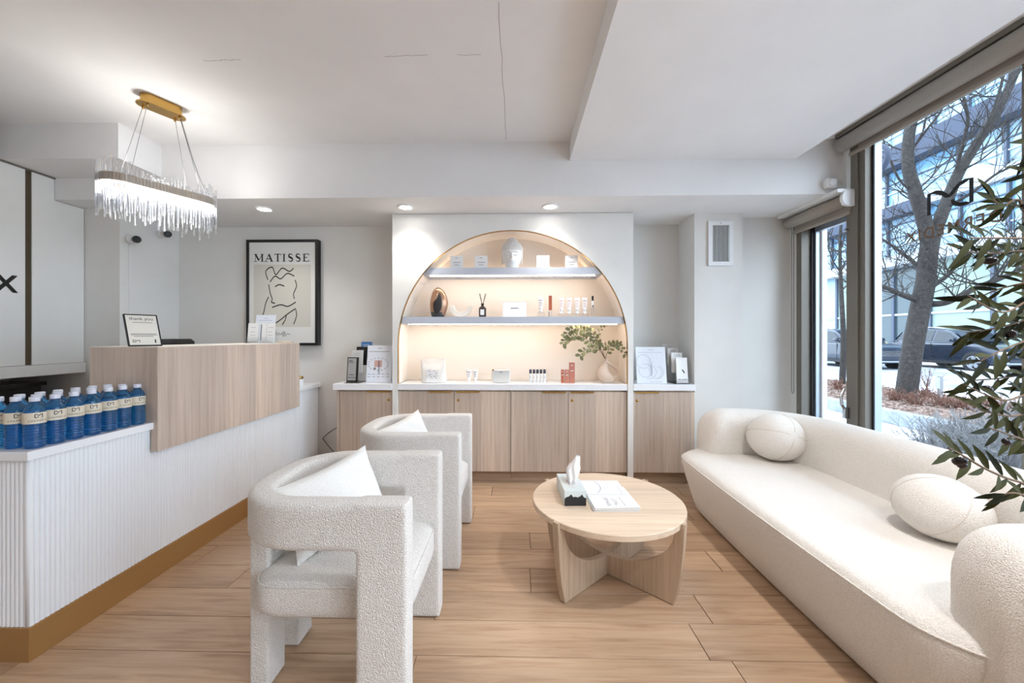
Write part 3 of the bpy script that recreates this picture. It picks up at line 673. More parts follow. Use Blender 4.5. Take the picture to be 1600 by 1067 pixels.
# ---- things on the transaction counter
sgn = thing('thank_you_sign', 'small thank-you sign in a thin black frame leaning on the oak counter', 'sign', (-2.005, 2.075, WZ1 + 0.0005), R(66))
sw, shh, tl = 0.072, 0.185, R(-20)
Tm = Matrix.Rotation(tl, 4, 'X')
part('frame', MB().box(-sw, -sw + 0.005, 0, 0.012, 0.003, shh).box(sw - 0.005, sw, 0, 0.012, 0.003, shh).box(-sw + 0.005, sw - 0.005, 0, 0.012, 0.003, 0.008).box(-sw + 0.005, sw - 0.005, 0, 0.012, shh - 0.005, shh).xf(Tm), 'black', sgn, local=True)
part('card', MB().box(-sw + 0.005, sw - 0.005, 0.003, 0.008, 0.008, shh - 0.005).xf(Tm), 'paper_cream', sgn, local=True)
part('easel_strut', MB().box(-0.01, 0.01, 0.012, 0.016, 0.02, 0.12).xf(Tm).xf(Matrix.Translation((0, 0.004, 0))), 'black', sgn, local=True)
f_ = lambda u, v: Tm @ Vector((u, 0.0024, v))
mb = MB(); put_text(mb, 'thank you', 0.026, lambda u, v: f_(u, v + 0.152), align='CENTER', res=2); part('lettering', mb, 'ink', sgn, local=True); mb = MB(); lines_print(mb, [(-.04, .045, .138), (-.055, .055, .072), (-.055, .058, .066), (-.045, .04, .058)], f_, 0.0022); part('print', mb, 'ink', sgn, local=True); mb = MB()
put_logo(mb, 0.03, 0.014, lambda u, v: f_(u - 0.052, v + 0.024), 0.003); part('monogram', mb, 'ink', sgn, local=True); part('icon', MB().ribbon([(0.045, 0.02), (0.045, 0.040)], 0.006, f_), 'ink', sgn, local=True)

def board(name, label, cat, x, y, z, wd, ht, lean, rz, m='paper', t=0.006, group=None, back=False):
    o = thing(name, label, cat, (x, y, z + 0.0005), R(rz), group); T = Matrix.Rotation(R(-lean), 4, 'X')
    part('sheet', MB().box(-wd / 2, wd / 2, 0, t, 0.0015, ht).xf(T), m, o, local=True)
    if back: part('back_leg', MB().prism([(0.010, 0.0015), (0.010, ht * 0.6), (ht * 0.42, 0.0015)], -0.004, 0.004, 'x').xf(Matrix.Translation((0, 0.0, 0))), 'acrylic', o, local=True)
    return o, (lambda u, v, k=0.0006: T @ Vector((u, -k, v)))
o, f = board('price_card', 'tall white price list card behind the leaflet holder', 'card', -2.085, 3.18, WZ1, 0.165, 0.235, 8, 0, 'paper_blue', 0.004, back=True)
part('print', lines_print(MB(), [(-.02, .02, .205), (-.06, .055, .188)] + [(-.07 + .03 * i, -.055 + .03 * i, v) for i in range(5) for v in (.165, .148, .13)], f, .003), 'ink_soft', o, local=True)
lh = thing('leaflet_holder', 'clear acrylic holder on the oak counter', 'holder', (-1.995, 3.03, WZ1 + 0.0005))
part('tray', MB().box(-0.125, 0.105, -0.03, 0.03, 0, 0.004).box(-0.125, 0.105, -0.034, -0.030, 0, 0.05).box(-0.125, 0.105, 0.028, 0.032, 0, 0.11), 'acrylic', lh, local=True)
for i, (u, wd, lab, mk) in enumerate(((-0.075, 0.082, 'wide white leaflet with grey text lines in the clear holder', 'ink_soft'), (0.008, 0.045, 'narrow white leaflet with a dark picture strip in the clear holder', 'ink_grey'), (0.065, 0.06, 'plain white leaflet at the open end of the clear holder', 'ink_soft'))):
    o, f = board('leaflet', lab, 'leaflet', -1.995 + u, 3.018, WZ1 + 0.004, wd, 0.155, 6, 0, 'paper', 0.008)
    mb = MB()
    if i == 1: mb.ribbon([(-.018, .02), (-.018, .145)], .008, f)
    else: lines_print(mb, [(-.02, .02, .12), (-.02, .015, .085), (-.02, .02, .06)], f, .003)
    part('print', mb, mk, o, local=True)
solo('wooden_tray', MB().lathe([(0.05, 0), (0.062, 0.003), (0.064, 0.012), (0.058, 0.013), (0.054, 0.006)], (-1.935, 3.235, WZ1 + 0.0005), 24), 'table_oak', 'small round wooden dish at the end of the oak counter', 'dish', smooth=True)
jr = thing('candle_jar', 'small white jar with gold lid behind the oak counter', 'jar', (-1.955, 3.47, WT + 0.0005))
part('body', MB().lathe([(0.036, 0), (0.038, 0.004), (0.038, 0.066), (0.036, 0.07)], (0, 0, 0), 20), 'device_white', jr, True, local=True)
part('lid', MB().lathe([(0.039, 0.0705), (0.039, 0.088), (0.037, 0.09)], (0, 0, 0), 20), 'gold', jr, True, local=True)
# monitor and office chair behind the desk
mo = thing('desktop_monitor', 'black desktop monitor with its top edge above the oak counter', 'monitor', (-2.42, 2.66, WT + 0.0005), R(-82))
part('base', MB().box(-0.11, 0.11, -0.08, 0.08, 0, 0.012), 'black', mo, local=True, bevel=0.004)
part('stand', MB().box(-0.025, 0.025, 0.01, 0.035, 0.012, 0.25), 'black', mo, local=True)
part('screen', MB().prism([(-0.26, 0.10), (0.26, 0.10), (0.26, 0.41), (0.22, 0.432), (-0.22, 0.432), (-0.26, 0.41)], -0.02, 0.01, 'y'), 'black_gloss', mo, local=True)
oc = thing('office_chair', 'black office chair with rounded back behind the blue bottles', 'chair', (-2.95, 2.55, 0), R(-70))
part('seat', MB().box(-0.24, 0.24, -0.24, 0.24, 0.45, 0.53), 'black', oc, local=True, bevel=0.03, seg=3)
part('backrest', MB().prism([(-0.22, 0.60), (0.22, 0.60), (0.24, 0.92), (0.16, 1.03), (0, 1.05), (-0.16, 1.03), (-0.24, 0.92)], 0.22, 0.28, 'y'), 'black', oc, local=True, bevel=0.02, seg=3)
part('back_support', MB().tube([(0, 0.1, 0.46), (0, 0.26, 0.48), (0, 0.29, 0.7)], 0.02, 8), 'black', oc, True, local=True)
part('gas_column', MB().lathe([(0.03, 0.10), (0.03, 0.45)], (0, 0, 0), 14), 'chrome', oc, True, local=True)
for i in range(5):
    a = R(72 * i); lg = part('base_leg', MB().tube([(0, 0, 0.10), (0.28 * math.cos(a), 0.28 * math.sin(a), 0.07)], [0.022, 0.014], 8), 'black', oc, True, local=True)
    part('caster', MB().lathe([(0.027, -0.012), (0.027, 0.012)], (0.28 * math.cos(a), 0.28 * math.sin(a), 0.0275), 14, 'y'), 'black', lg, True, local=True)
cdm = MB().tube(curve([(-1.87, 3.74, 0.30), (-1.80, 3.735, 0.36), (-1.70, 3.738, 0.42), (-1.62, 3.735, 0.47)]), 0.004, 6).tube(curve([(-1.87, 3.73, 0.30), (-1.80, 3.72, 0.22), (-1.72, 3.73, 0.12), (-1.66, 3.74, 0.006)]), 0.004, 6)
solo('power_cord', cdm, 'cord', 'dark cord hanging in the gap between desk and oak cabinet', 'cord', smooth=True)

# ================================================================== CHANDELIER
cc = P(247, 300, 2.44); CH = Vector((-2.24, 2.42, 2.175)); ca = R(27)
chd = thing('chandelier', 'oval chandelier of clear glass rods hanging from a brass canopy', 'chandelier', (CH.x, CH.y, CH.z), -ca)
def oval(L, Wd, n=72):           # stadium outline along local y
    r = Wd / 2; s = (L - Wd) / 2; per = 2 * math.pi * r + 4 * s; out = []
    for i in range(n):
        d = per * i / n
        if d < 2 * s: out.append((r, -s + d, 1, 0))
        elif d < 2 * s + math.pi * r: a = (d - 2 * s) / r; out.append((r * math.cos(a), s + r * math.sin(a), math.cos(a), math.sin(a)))
        elif d < 4 * s + math.pi * r: out.append((-r, s - (d - 2 * s - math.pi * r), -1, 0))
        else: a = (d - 4 * s - math.pi * r) / r; out.append((-r * math.cos(a), -s - r * math.sin(a), -math.cos(a), -math.sin(a)))
    return out
LN, WN = 0.57, 0.20
def ring_band(L, Wd, z0, z1, t, n=72):
    a = oval(L, Wd, n); rings = []
    mb = MB(); vs = []
    for x, y, nx, ny in a: vs += [(x, y, z0), (x, y, z1), (x - nx * t, y - ny * t, z1), (x - nx * t, y - ny * t, z0)]
    m = len(a); fs = []
    for i in range(m):
        j = (i + 1) % m
        for k in range(4): fs.append((4 * i + k, 4 * j + k, 4 * j + (k + 1) % 4, 4 * i + (k + 1) % 4))
    return mb.add(vs, fs)
part('band', ring_band(LN, WN, -0.005, 0.042, 0.006), 'champagne', chd, local=True)
part('led_ring', ring_band(LN - 0.016, WN - 0.016, -0.014, -0.006, 0.010), 'led_cool', chd, local=True)
rodm = [MB().lathe([(0.0052, -hh), (0.0052, hh2)], (0, 0, 0), 8).mesh('glass_rod', 'crystal', smooth=True) for hh, hh2 in ((0.12, 0.10), (0.15, 0.08), (0.175, 0.125), (0.135, 0.07))]
rr = random.Random(5)
for i, (x, y, nx, ny) in enumerate(oval(LN + 0.014, WN + 0.014, 88)):
    ph = math.sin(i * 0.55) * 0.5 + rr.uniform(-.5, .5)
    o = link('glass_rod', rodm[rr.randrange(4)], chd, (x, y, -0.012 + 0.02 * ph))
for i, (x, y, nx, ny) in enumerate(oval(LN - 0.055, WN - 0.055, 50)):
    link('glass_rod', rodm[rr.randrange(4)], chd, (x, y, -0.035 + rr.uniform(-.02, .02)))
cz = HC - CH.z
cn = oval(0.25, 0.105, 40)
can = part('canopy', MB().prism([(x, y) for x, y, _, _ in oval(0.21, 0.085, 40)], cz - 0.055, cz - 0.001, 'z'), 'brass', chd, local=True)
part('canopy_plate', MB().prism([(x, y) for x, y, _, _ in cn], cz - 0.062, cz - 0.0551, 'z'), 'brass', chd, local=True)
for sx, sy in ((-1, -1), (1, -1), (-1, 1), (1, 1)):
    part('wire', MB().tube([(sx * 0.03, sy * 0.08, cz - 0.06), (sx * 0.09, sy * 0.18, 0.04)], 0.0016, 6), 'wire', chd, True, local=True)
    part('wire_grip', MB().lathe([(0.007, cz - 0.078), (0.005, cz - 0.0625)], (sx * 0.03, sy * 0.08, 0), 10), 'gold', chd, True, local=True)
part('power_cable', MB().tube(curve([(0.02, 0.09, cz - 0.06), (0.05, 0.12, 0.36), (0.055, 0.16, 0.22), (0.085, 0.21, 0.04)]), 0.0028, 6), 'wire', chd, True, local=True)
ll = D.lights.new('chandelier_glow', 'POINT'); ll.energy = 6; ll.color = (1, 0.98, 0.95); ll.shadow_soft_size = 0.09
lo = D.objects.new('chandelier_glow', ll); COL.objects.link(lo); lo.parent = chd; lo.location = (0, 0, 0.02)

# ================================================================== SEATING
# ---- sofa
so = thing('sofa', 'curved cream boucle sofa along the window', 'sofa', (1.72, 2.07, 0))
def rrect(x0, x1, y0, y1, r, n=10):
    out = []
    for cx, cy, a0 in ((x1 - r, y1 - r, 0), (x0 + r, y1 - r, 90), (x0 + r, y0 + r, 180), (x1 - r, y0 + r, 270)):
        for i in range(n + 1): a = R(a0 + 90 * i / n); out.append((cx + r * math.cos(a), cy + r * math.sin(a)))
    # densify the straight runs so the seat can dome
    res = []
    for i in range(len(out)):
        a, b = out[i], out[(i + 1) % len(out)]; l = math.hypot(b[0] - a[0], b[1] - a[1]); k = max(1, int(l / 0.08))
        for j in range(k): res.append((a[0] + (b[0] - a[0]) * j / k, a[1] + (b[1] - a[1]) * j / k))
    return res
def bow(p):          # the front swells gently
    x, y = p; return (x - 0.035 * math.cos((y - 2.15) / 1.0 * 1.3) if x < 1.5 else x, y)
rings = []
for z, d in ((0.012, 0.105), (0.03, 0.09), (0.12, 0.065), (0.24, 0.035), (0.34, 0.014), (0.375, 0.016), (0.395, 0.030), (0.408, 0.055), (0.416, 0.11), (0.424, 0.2), (0.428, 0.32)):
    sx = rrect(1.235, 2.18, 1.06, 3.14, 0.24)
    cx, cy = 1.72, 2.10; ring = []
    for p in sx:
        q = bow(p); dx, dy = cx - q[0], cy - q[1]; hx = 0.485; hy = 1.06
        ring.append((q[0] + dx / hx * d, q[1] + dy / hy * d, z))
    rings.append(ring)
part('seat', MB().loft(rings), 'boucle_sofa', so, True)
sm = MB().tube([(p[0] - 0.002, p[1], p[2] + 0.001) for p in rings[5]], 0.004, 6, True); part('seat_seam', sm, 'boucle_sofa', so, True)
# wrap-round back
path = [(1.33, 1.150), (1.40, 1.140), (1.50, 1.135), (1.60, 1.14), (1.72, 1.16), (1.84, 1.215), (1.94, 1.30), (2.01, 1.42), (2.045, 1.56), (2.06, 1.75), (2.065, 2.0), (2.065, 2.25), (2.06, 2.45),
        (2.04, 2.62), (1.99, 2.77), (1.90, 2.89), (1.79, 2.965), (1.68, 2.995), (1.58, 3.005), (1.48, 3.005), (1.42, 3.000)]
path = curve(path, 3); S = [0]
for i in range(1, len(path)): S.append(S[-1] + math.hypot(path[i][0] - path[i - 1][0], path[i][1] - path[i - 1][1]))
tot = S[-1]; rings = []; nprof = 26; seamp = []
ext = [0.0, 0.02, 0.05]
for i, (x, y) in enumerate(path):
    a = path[max(i - 1, 0)]; b = path[min(i + 1, len(path) - 1)]; tx, ty = b[0] - a[0], b[1] - a[1]; l = math.hypot(tx, ty); nx, ny = -ty / l, tx / l
    s = min(S[i], tot - S[i]); k = min(s / 0.15, 1); zt = 0.735 - 0.15 + 0.15 * math.sqrt(1 - (1 - k) ** 2)
    k2 = min(s / 0.07, 1); th = 0.13 * (0.55 + 0.45 * math.sqrt(1 - (1 - k2) ** 2)); rt = min(0.115, zt - 0.3)
    ring = []
    # rounded-top slab: outer bottom -> over the top -> inner bottom
    prof = [(-th * 0.92, 0.012), (-th, 0.10), (-th * 1.02, 0.3)]
    for q in range(15): an = math.pi * q / 14; prof.append((-th * math.cos(an) * (1 - 0.04 * math.sin(an)), zt - rt + rt * math.sin(an) ** 0.8))
    prof += [(th, 0.3), (th, 0.12), (th * 0.92, 0.012)]
    for u, z in prof: ring.append((x + nx * u, y + ny * u, z))
    if i: seamp.append((x - nx * -0 + nx * (-th * 0.93), y + ny * (-th * 0.93), zt - rt * 0.55))
    rings.append(ring)
part('backrest', MB().loft(rings), 'boucle_sofa', so, True)
# piping along the outer edge of the top roll and round the near arm end
part('piping', MB().tube(seamp, 0.004, 6), 'boucle_sofa', so, True)
# ---- ball cushions
def ball(name, label, c, rx, ry, rz_, rot, pole, squ=1.0):
    o = thing(name, label, 'cushion', (c[0], c[1], c[2] - rz_)); mb = MB(); rings = []
    nu, nv = 40, 22
    for j in range(1, nv):
        ph = math.pi * j / nv; ring = []
        for i in range(nu):
            th = 2 * math.pi * i / nu; pinch = 1 - 0.05 * math.exp(-((math.sin(ph)) / 0.25) ** 2)
            crease = 1 - 0.012 * max(0, math.cos(4 * th)) ** 40
            ring.append(Vector((math.sin(ph) * math.cos(th), math.sin(ph) * math.sin(th), math.cos(ph) * pinch)) * crease)
        rings.append(ring)
    mb.loft(rings); Rm = Matrix.Rotation(R(rot[2]), 4, 'Z') @ Matrix.Rotation(R(rot[1]), 4, 'Y') @ Matrix.Rotation(R(rot[0]), 4, 'X')
    S_ = Matrix.Diagonal((rx, ry, rz_, 1)); mb.xf(Rm); mb.xf(S_); mb.xf(Matrix.Translation((0, 0, rz_)))
    part('cover', mb, 'boucle_sofa', o, True, local=True)
    sm = MB()
    for k in range(4):
        pts = [Rm @ Vector((math.sin(ph) * math.cos(R(90 * k)), math.sin(ph) * math.sin(R(90 * k)), math.cos(ph) * (1 - 0.05 * math.exp(-((math.sin(ph)) / 0.25) ** 2)))) * 0.995 for ph in [math.pi * j / 22 for j in range(1, 22)]]
        sm.tube([(p.x * rx, p.y * ry, p.z * rz_ + rz_) for p in pts], 0.0022, 5)
    part('seam', sm, 'seam', o, True, local=True)
    return o
c1 = P(1212, 681, 2.70); ball('ball_cushion', 'round boucle ball cushion at the sofa end by the wall', (c1.x, c1.y, 0.428 + 0.158), 0.178, 0.172, 0.158, (70, 20, 0), 0)
c2 = P(1468, 792, 1.66); ball('ball_cushion', 'squashed boucle ball cushion with stitched star beside the plant', (c2.x, c2.y, 0.426 + 0.130), 0.140, 0.165, 0.130, (10, 28, -30), 0)

# ---- armchairs (facing +x)
def armchair(label):
    t = thing('armchair', label, 'armchair')
    bw = 0.088; hy = 0.31 - bw / 2; xf, xb = 0.315, -0.315 + bw / 2; rc = 0.20
    pth = [(xf, -hy), (xf - 0.1, -hy), (0.1, -hy), (xb + rc, -hy)] + [(xb + rc - rc * math.sin(R(a)), -hy + rc - rc * math.cos(R(a))) for a in range(10, 91, 10)]
    pth += [(x, -y) for x, y in pth[::-1]]
    rings = []
    z0, z1, r = 0.585, 0.742, 0.022
    for i, (x, y) in enumerate(pth):
        a = pth[max(i - 1, 0)]; b = pth[min(i + 1, len(pth) - 1)]; tx, ty = b[0] - a[0], b[1] - a[1]; l = math.hypot(tx, ty); nx, ny = -ty / l, tx / l
        sec = []
        for cu, cz, a0 in ((bw / 2 - r, z1 - r, 0), (-bw / 2 + r, z1 - r, 90), (-bw / 2 + r, z0 + r, 180), (bw / 2 - r, z0 + r, 270)):
            for k in range(4): an = R(a0 + 30 * k); sec.append((cu + r * math.cos(an), cz + r * math.sin(an)))
        rings.append([(x + nx * u, y + ny * u, z) for u, z in sec])
    fr = MB().loft(rings)
    for s in (-1, 1):
        y0, y1 = sorted((s * 0.31, s * (0.31 - bw)))
        fr.prism([(xf - 0.165, 0.004), (xf, 0.004), (xf, 0.742 - r), (xf - r * .4, 0.742), (xf - 0.165, 0.742)], y0, y1, 'y')
    fo = part('arm_frame', fr, 'boucle', t, True, local=True)
    rm_ = fo.modifiers.new('remesh', 'REMESH'); rm_.mode = 'VOXEL'; rm_.voxel_size = 0.0065; rm_.use_smooth_shade = True
    sm_ = fo.modifiers.new('smooth', 'SMOOTH'); sm_.factor = 0.5; sm_.iterations = 5
    for s in (-1, 1):
        part('back_leg', MB().box(-0.300, -0.232, min(s * 0.045, s * 0.155), max(s * 0.045, s * 0.155), 0.004, 0.59), 'boucle', t, local=True, bevel=0.010, seg=3)
    # seat: rounded plan, slightly domed
    rings = []
    for z, d in ((0.315, 0.02), (0.330, 0.004), (0.35, 0.0), (0.41, 0.0), (0.428, 0.004), (0.442, 0.018), (0.452, 0.05), (0.459, 0.10), (0.462, 0.16)):
        rings.append([(x, y, z) for x, y in rrect(-0.262 + d, 0.305 - d, -0.238 + d, 0.238 - d, max(0.09 - d * 0.3, 0.02), 6)])
    n0 = len(rings[0]); rings = [r_ for r_ in rings if True]
    # equal vertex counts
    def resample(r_, n):
        L = [0]; m = len(r_)
        for i in range(m): a, b = Vector(r_[i]), Vector(r_[(i + 1) % m]); L.append(L[-1] + (b - a).length)
        out = []
        for k in range(n):
            s_ = L[-1] * k / n; i = max(j for j in range(m) if L[j] <= s_ + 1e-9); f = (s_ - L[i]) / max(L[i + 1] - L[i], 1e-9)
            out.append(Vector(r_[i]).lerp(Vector(r_[(i + 1) % m]), f))
        return out
    rings = [resample(r_, 64) for r_ in rings]
    part('seat', MB().loft(rings), 'boucle', t, True, local=True)
    part('seat_piping', MB().tube([(p.x, p.y, p.z) for p in rings[4]], 0.004, 6, True), 'boucle', t, True, local=True)
    return t
a1 = armchair('cream boucle armchair standing beside the fluted desk front'); a1.location = (-0.665, 1.545, 0)
a2 = copy_tree(a1); a2.location = (-0.625, 2.44, 0); a2['label'] = 'cream boucle armchair nearer to the oak cabinets'
a1['group'] = a2['group'] = 'pair of boucle armchairs'
def cushion(label, loc, rz, lean, roll, w_=0.40, h_=0.38, t_=0.085):
    o = thing('throw_pillow', label, 'cushion', loc, R(rz)); n = 22; rnd2 = random.Random(4)
    front = []; back = []
    mb = MB(); vs = []; fs = []
    for side in (1, -1):
        for j in range(n + 1):
            for i in range(n + 1):
                u = -1 + 2 * i / n; v = -1 + 2 * j / n
                pin = 1 - 0.10 * (1 - abs(v) ** 2) * abs(u) ** 6 ; pin2 = 1 - 0.10 * (1 - abs(u) ** 2) * abs(v) ** 6
                th = (max(0, 1 - u ** 4) * max(0, 1 - v ** 4)) ** 0.6
                wr = 0.006 * math.sin(7 * u + 4 * v * v + side) * math.sin(5 * v + 2 * u) * th
                vs.append((side * (t_ * th + wr * (side > 0)), u * w_ / 2 * pin, (v * pin2) * h_ / 2))
    m = n + 1
    for sidx in (0, 1):
        for j in range(n):
            for i in range(n): a = sidx * m * m + j * m + i; fs.append((a, a + 1, a + m + 1, a + m))
    mb.add(vs, fs); mb.xf(Matrix.Rotation(R(lean), 4, 'Y') @ Matrix.Rotation(R(roll), 4, 'X'))
    zmin = min(p.z for p in mb.v); mb.xf(Matrix.Translation((0, 0, -zmin)))
    part('cover', mb, 'linen', o, True, local=True)
    return o
cushion('white linen pillow leaning in the armchair beside the desk front', (-0.735, 1.57, 0.452), -34, -20, 10, 0.42, 0.29, 0.058)
cushion('white linen pillow leaning in the armchair nearer the cabinets', (-0.70, 2.44, 0.452), -30, -20, 10, 0.42, 0.29, 0.058)

# ================================================================== COFFEE TABLE
TC = Vector((0.49, 2.135, 0)); TH = 0.40
ct = thing('coffee_table', 'round oak coffee table on two crossed curved panels', 'table', TC)
part('tabletop', MB().lathe([(0.396, TH - 0.030), (0.400, TH - 0.027), (0.400, TH - 0.003), (0.397, TH)], (0, 0, 0), 96), 'table_oak', ct, local=True)
for i, a in enumerate((45, -45)):
    t = 0.016; mb = MB(); ZT = TH - 0.032
    oc_ = [(0.365, 0.004), (0.385, 0.08), (0.400, 0.17), (0.411, 0.28), (0.418, 0.392)]
    us = sorted([0.372 * math.sin(R(k)) for k in range(0, 91, 5)] + [0.365]) + [0.375, 0.385, 0.3925, 0.400, 0.4015, 0.403, 0.407, 0.411, 0.4145, 0.418]
    def up(u): return ZT - 0.262 * math.sqrt(max(0, 1 - (u / 0.372) ** 2)) if u <= 0.372 else (ZT if u < 0.402 else 0.400)
    def lo_(u):
        if u <= 0.365: return 0.004
        for (a0, b0), (a1, b1) in zip(oc_, oc_[1:]):
            if u <= a1 + 1e-6: return b0 + (b1 - b0) * (u - a0) / (a1 - a0)
        return 0.392
    us = [-u for u in us[:0:-1]] + us
    mb.loft([[(u, -t, lo_(abs(u))), (u, -t, up(abs(u))), (u, t, up(abs(u))), (u, t, lo_(abs(u)))] for u in us])
    if i: mb.v = [p for p in mb.v]
    mb.xf(Matrix.Rotation(R(a + (2 if i else -2)), 4, 'Z'))
    part('leg_panel', mb, 'table_leg_oak_shaded', ct, local=True)
# things on it
tx = thing('tissue_box', 'pale tissue box with a dark forest print and a pulled tissue', 'tissue box', (0.300, 2.165, TH + 0.0005), R(3))
part('carton', MB().box(-0.057, 0.057, -0.13, 0.13, 0, 0.078), 'tissue_box_pale', tx, local=True, bevel=0.001, seg=1)
sk = [(-0.0565, 0.001), (0.0565, 0.001), (0.0565, 0.040), (0.045, 0.044), (0.034, 0.060), (0.025, 0.050), (0.012, 0.044), (0.0, 0.048), (-0.012, 0.046), (-0.022, 0.062), (-0.034, 0.05), (-0.048, 0.046), (-0.0565, 0.038)]
part('forest_print', MB().prism(sk, -0.1308, -0.1302, 'y'), 'ink', tx, local=True)
part('opening', MB().prism([(0.036 * math.cos(R(a)), 0.085 * math.sin(R(a))) for a in range(0, 360, 15)], 0.0782, 0.0788, 'z'), 'paper_grey', tx, local=True)
rings = []
for z, rx, ry, cx, cy, ph in ((0.0785, .018, .045, 0, 0, 0), (0.10, .024, .040, .006, -.004, .3), (0.125, .030, .034, .010, -.006, .7), (0.150, .032, .028, .012, -.006, 1.1), (0.170, .026, .022, .018, -.006, 1.6), (0.188, .018, .016, .028, -.008, 2.0), (0.205, .015, .010, .034, -.008, 2.3), (0.217, .012, .005, .036, -.008, 2.4)):
    rings.append([(cx + rx * math.cos(a) * (1 + .28 * math.sin(5 * a + ph * 2)), cy + ry * math.sin(a) * (1 + .28 * math.sin(5 * a + ph * 2)), z + 0.008 * math.sin(3 * a + ph) * (z - 0.078) / 0.12) for a in [2 * math.pi * k / 30 for k in range(30)]])
part('tissue', MB().loft(rings), 'tissue', tx, True, local=True)
def book(label, x, y, z, wd, dp, th, rz, cover, name='magazine'):
    o = thing(name, label, 'magazine', (x, y, z + 0.0005), R(rz))
    part('pages', MB().box(-wd / 2 + 0.002, wd / 2 - 0.002, -dp / 2 + 0.001, dp / 2 - 0.001, 0.0009, th - 0.0009), 'paper_grey', o, local=True)
    part('cover', MB().box(-wd / 2, wd / 2, -dp / 2, dp / 2, th - 0.0008, th).box(-wd / 2, wd / 2, -dp / 2, dp / 2, 0, 0.0008), cover, o, local=True)
    return o, (lambda u, v: (u, v, th + 0.0004))
book('white magazine lowest in the stack on the coffee table', 0.500, 2.11, TH, 0.235, 0.275, 0.011, 2, 'paper')
o, f = book('white magazine with dark vertical lettering in the middle of the stack', 0.502, 2.105, TH + 0.0115, 0.232, 0.27, 0.010, 3, 'paper')
mb = MB(); v2, f2 = text2d('PERMANENT', 0.034, 'CENTER', 2); mb.add([f(-0.02 - b * 1.0, a * 0.62 - 0.055) for a, b in v2], f2); v2, f2 = text2d('MAKEUP', 0.034, 'CENTER', 2); mb.add([f(0.018 - b, a * 0.62 - 0.065) for a, b in v2], f2)
mb.ribbon([(0.045, -0.12), (0.045, 0.0)], 0.003, f); part('print', mb, 'ink_grey', o, local=True)
o, f = book('white brochure with a pale curved leaf design on top of the stack', 0.490, 2.225, TH + 0.022, 0.218, 0.20, 0.005, 1, 'paper_blue')
mb = MB(); mb.ribbon(curve([(-0.05, -0.09), (-0.02, -0.03), (-0.015, 0.03), (-0.03, 0.09)]), 0.006, f); mb.ribbon([(0.085, -0.095), (0.085, 0.02)], 0.003, f)
mb.ribbon(curve([(0.0, -0.02), (0.02, 0.02), (0.05, 0.05)]), 0.002, f); mb.ribbon(curve([(0.01, -0.03), (0.03, 0.0), (0.06, 0.02)]), 0.002, f); part('print', mb, 'ink_soft', o, local=True)

# ================================================================== THINGS IN THE NICHE
def at(px, d=3.50): return P(px, 526, d).x
S1 = lambda d=3.50: 0
# top shelf: four cards and the head
for i, (px, lab) in enumerate(((714, 'small white sign card at the top shelf end above the bronze vase'), (752, 'small white sign card between the end card and the stone head'), (848, 'small white sign card next to the stone head toward the window'), (892, 'small white sign card at the top shelf end above the tubes'))):
    o = thing('sign_card', lab, 'card', (at(px), 3.475, SH1 + 0.0005), 0, 'sign cards on the top shelf')
    part('sheet', MB().box(-0.056, 0.056, 0, 0.004, 0, 0.118), 'paper', o, local=True)
    part('foot', MB().box(-0.056, 0.056, 0.004, 0.045, 0, 0.003), 'acrylic', o, local=True)
    f = lambda u, v: (u, -0.0006, v)
    part('print', lines_print(MB(), [(-.012, .012, .098), (-.032, .034, .058), (-.02, .022, .035)], f, .004), 'ink_grey', o, local=True)
# white stone head
hd = thing('buddha_head', 'white carved buddha head statue in the middle of the top shelf', 'statue', (at(800), 3.53, SH1 + 0.0005))
def headring(z, w_, dfront, dback, n=36):
    out = []
    for k in range(n):
        a = 2 * math.pi * k / n; c, s = math.cos(a), math.sin(a); out.append((w_ * c, (dfront if s < 0 else dback) * s, z))
    return out
prof = [(0.0, .060, .050, .050), (0.02, .056, .046, .048), (0.040, .060, .054, .055), (0.055, .068, .068, .066), (0.075, .078, .078, .076), (0.10, .086, .083, .084), (0.13, .091, .084, .09), (0.155, .092, .082, .092), (0.18, .090, .079, .09), (0.205, .083, .072, .084), (0.225, .070, .062, .072), (0.24, .052, .05, .056), (0.248, .040, .04, .042), (0.262, .036, .036, .038), (0.275, .028, .028, .03), (0.285, .012, .012, .012)]
face = MB().loft([headring(z, w_, f1, f2) for z, w_, f1, f2 in prof])
for p in face.v:          # model the face: nose, brow, sockets, mouth, chin
    if p.y < 0:
        x, z = p.x, p.z
        p.y -= 0.019 * math.exp(-(x / 0.010) ** 2) * math.exp(-((z - 0.107) / 0.020) ** 2)
        p.y -= 0.006 * math.exp(-(x / 0.030) ** 2) * math.exp(-((z - 0.073) / 0.010) ** 2)
        p.y -= 0.006 * math.exp(-(x / 0.022) ** 2) * math.exp(-((z - 0.052) / 0.010) ** 2)
        p.y += 0.014 * math.exp(-((abs(x) - 0.032) / 0.016) ** 2) * math.exp(-((z - 0.128) / 0.012) ** 2)
part('face', face, 'statue_white', hd, local=True, sub=1, smooth=True)
ft = MB()
ft.add([(0, -0.112, 0.098), (-0.013, -0.088, 0.095), (0.013, -0.088, 0.095), (-0.005, -0.082, 0.145), (0.005, -0.082, 0.145)], [(0, 1, 3), (0, 4, 2), (0, 3, 4), (0, 2, 1)])
for s in (-1, 1):
    ft.tube(curve([(s * 0.008, -0.083, 0.146), (s * 0.030, -0.082, 0.154), (s * 0.055, -0.068, 0.146)], 5), [0.0048] * 10 + [0.003], 6)
    ft.tube(curve([(s * 0.016, -0.080, 0.124), (s * 0.034, -0.079, 0.118), (s * 0.052, -0.066, 0.124)], 5), 0.0056, 6)
ft.tube(curve([(-0.024, -0.078, 0.076), (-0.010, -0.088, 0.074), (0, -0.088, 0.0745), (0.010, -0.088, 0.074), (0.024, -0.078, 0.076)], 5), 0.0032, 6)
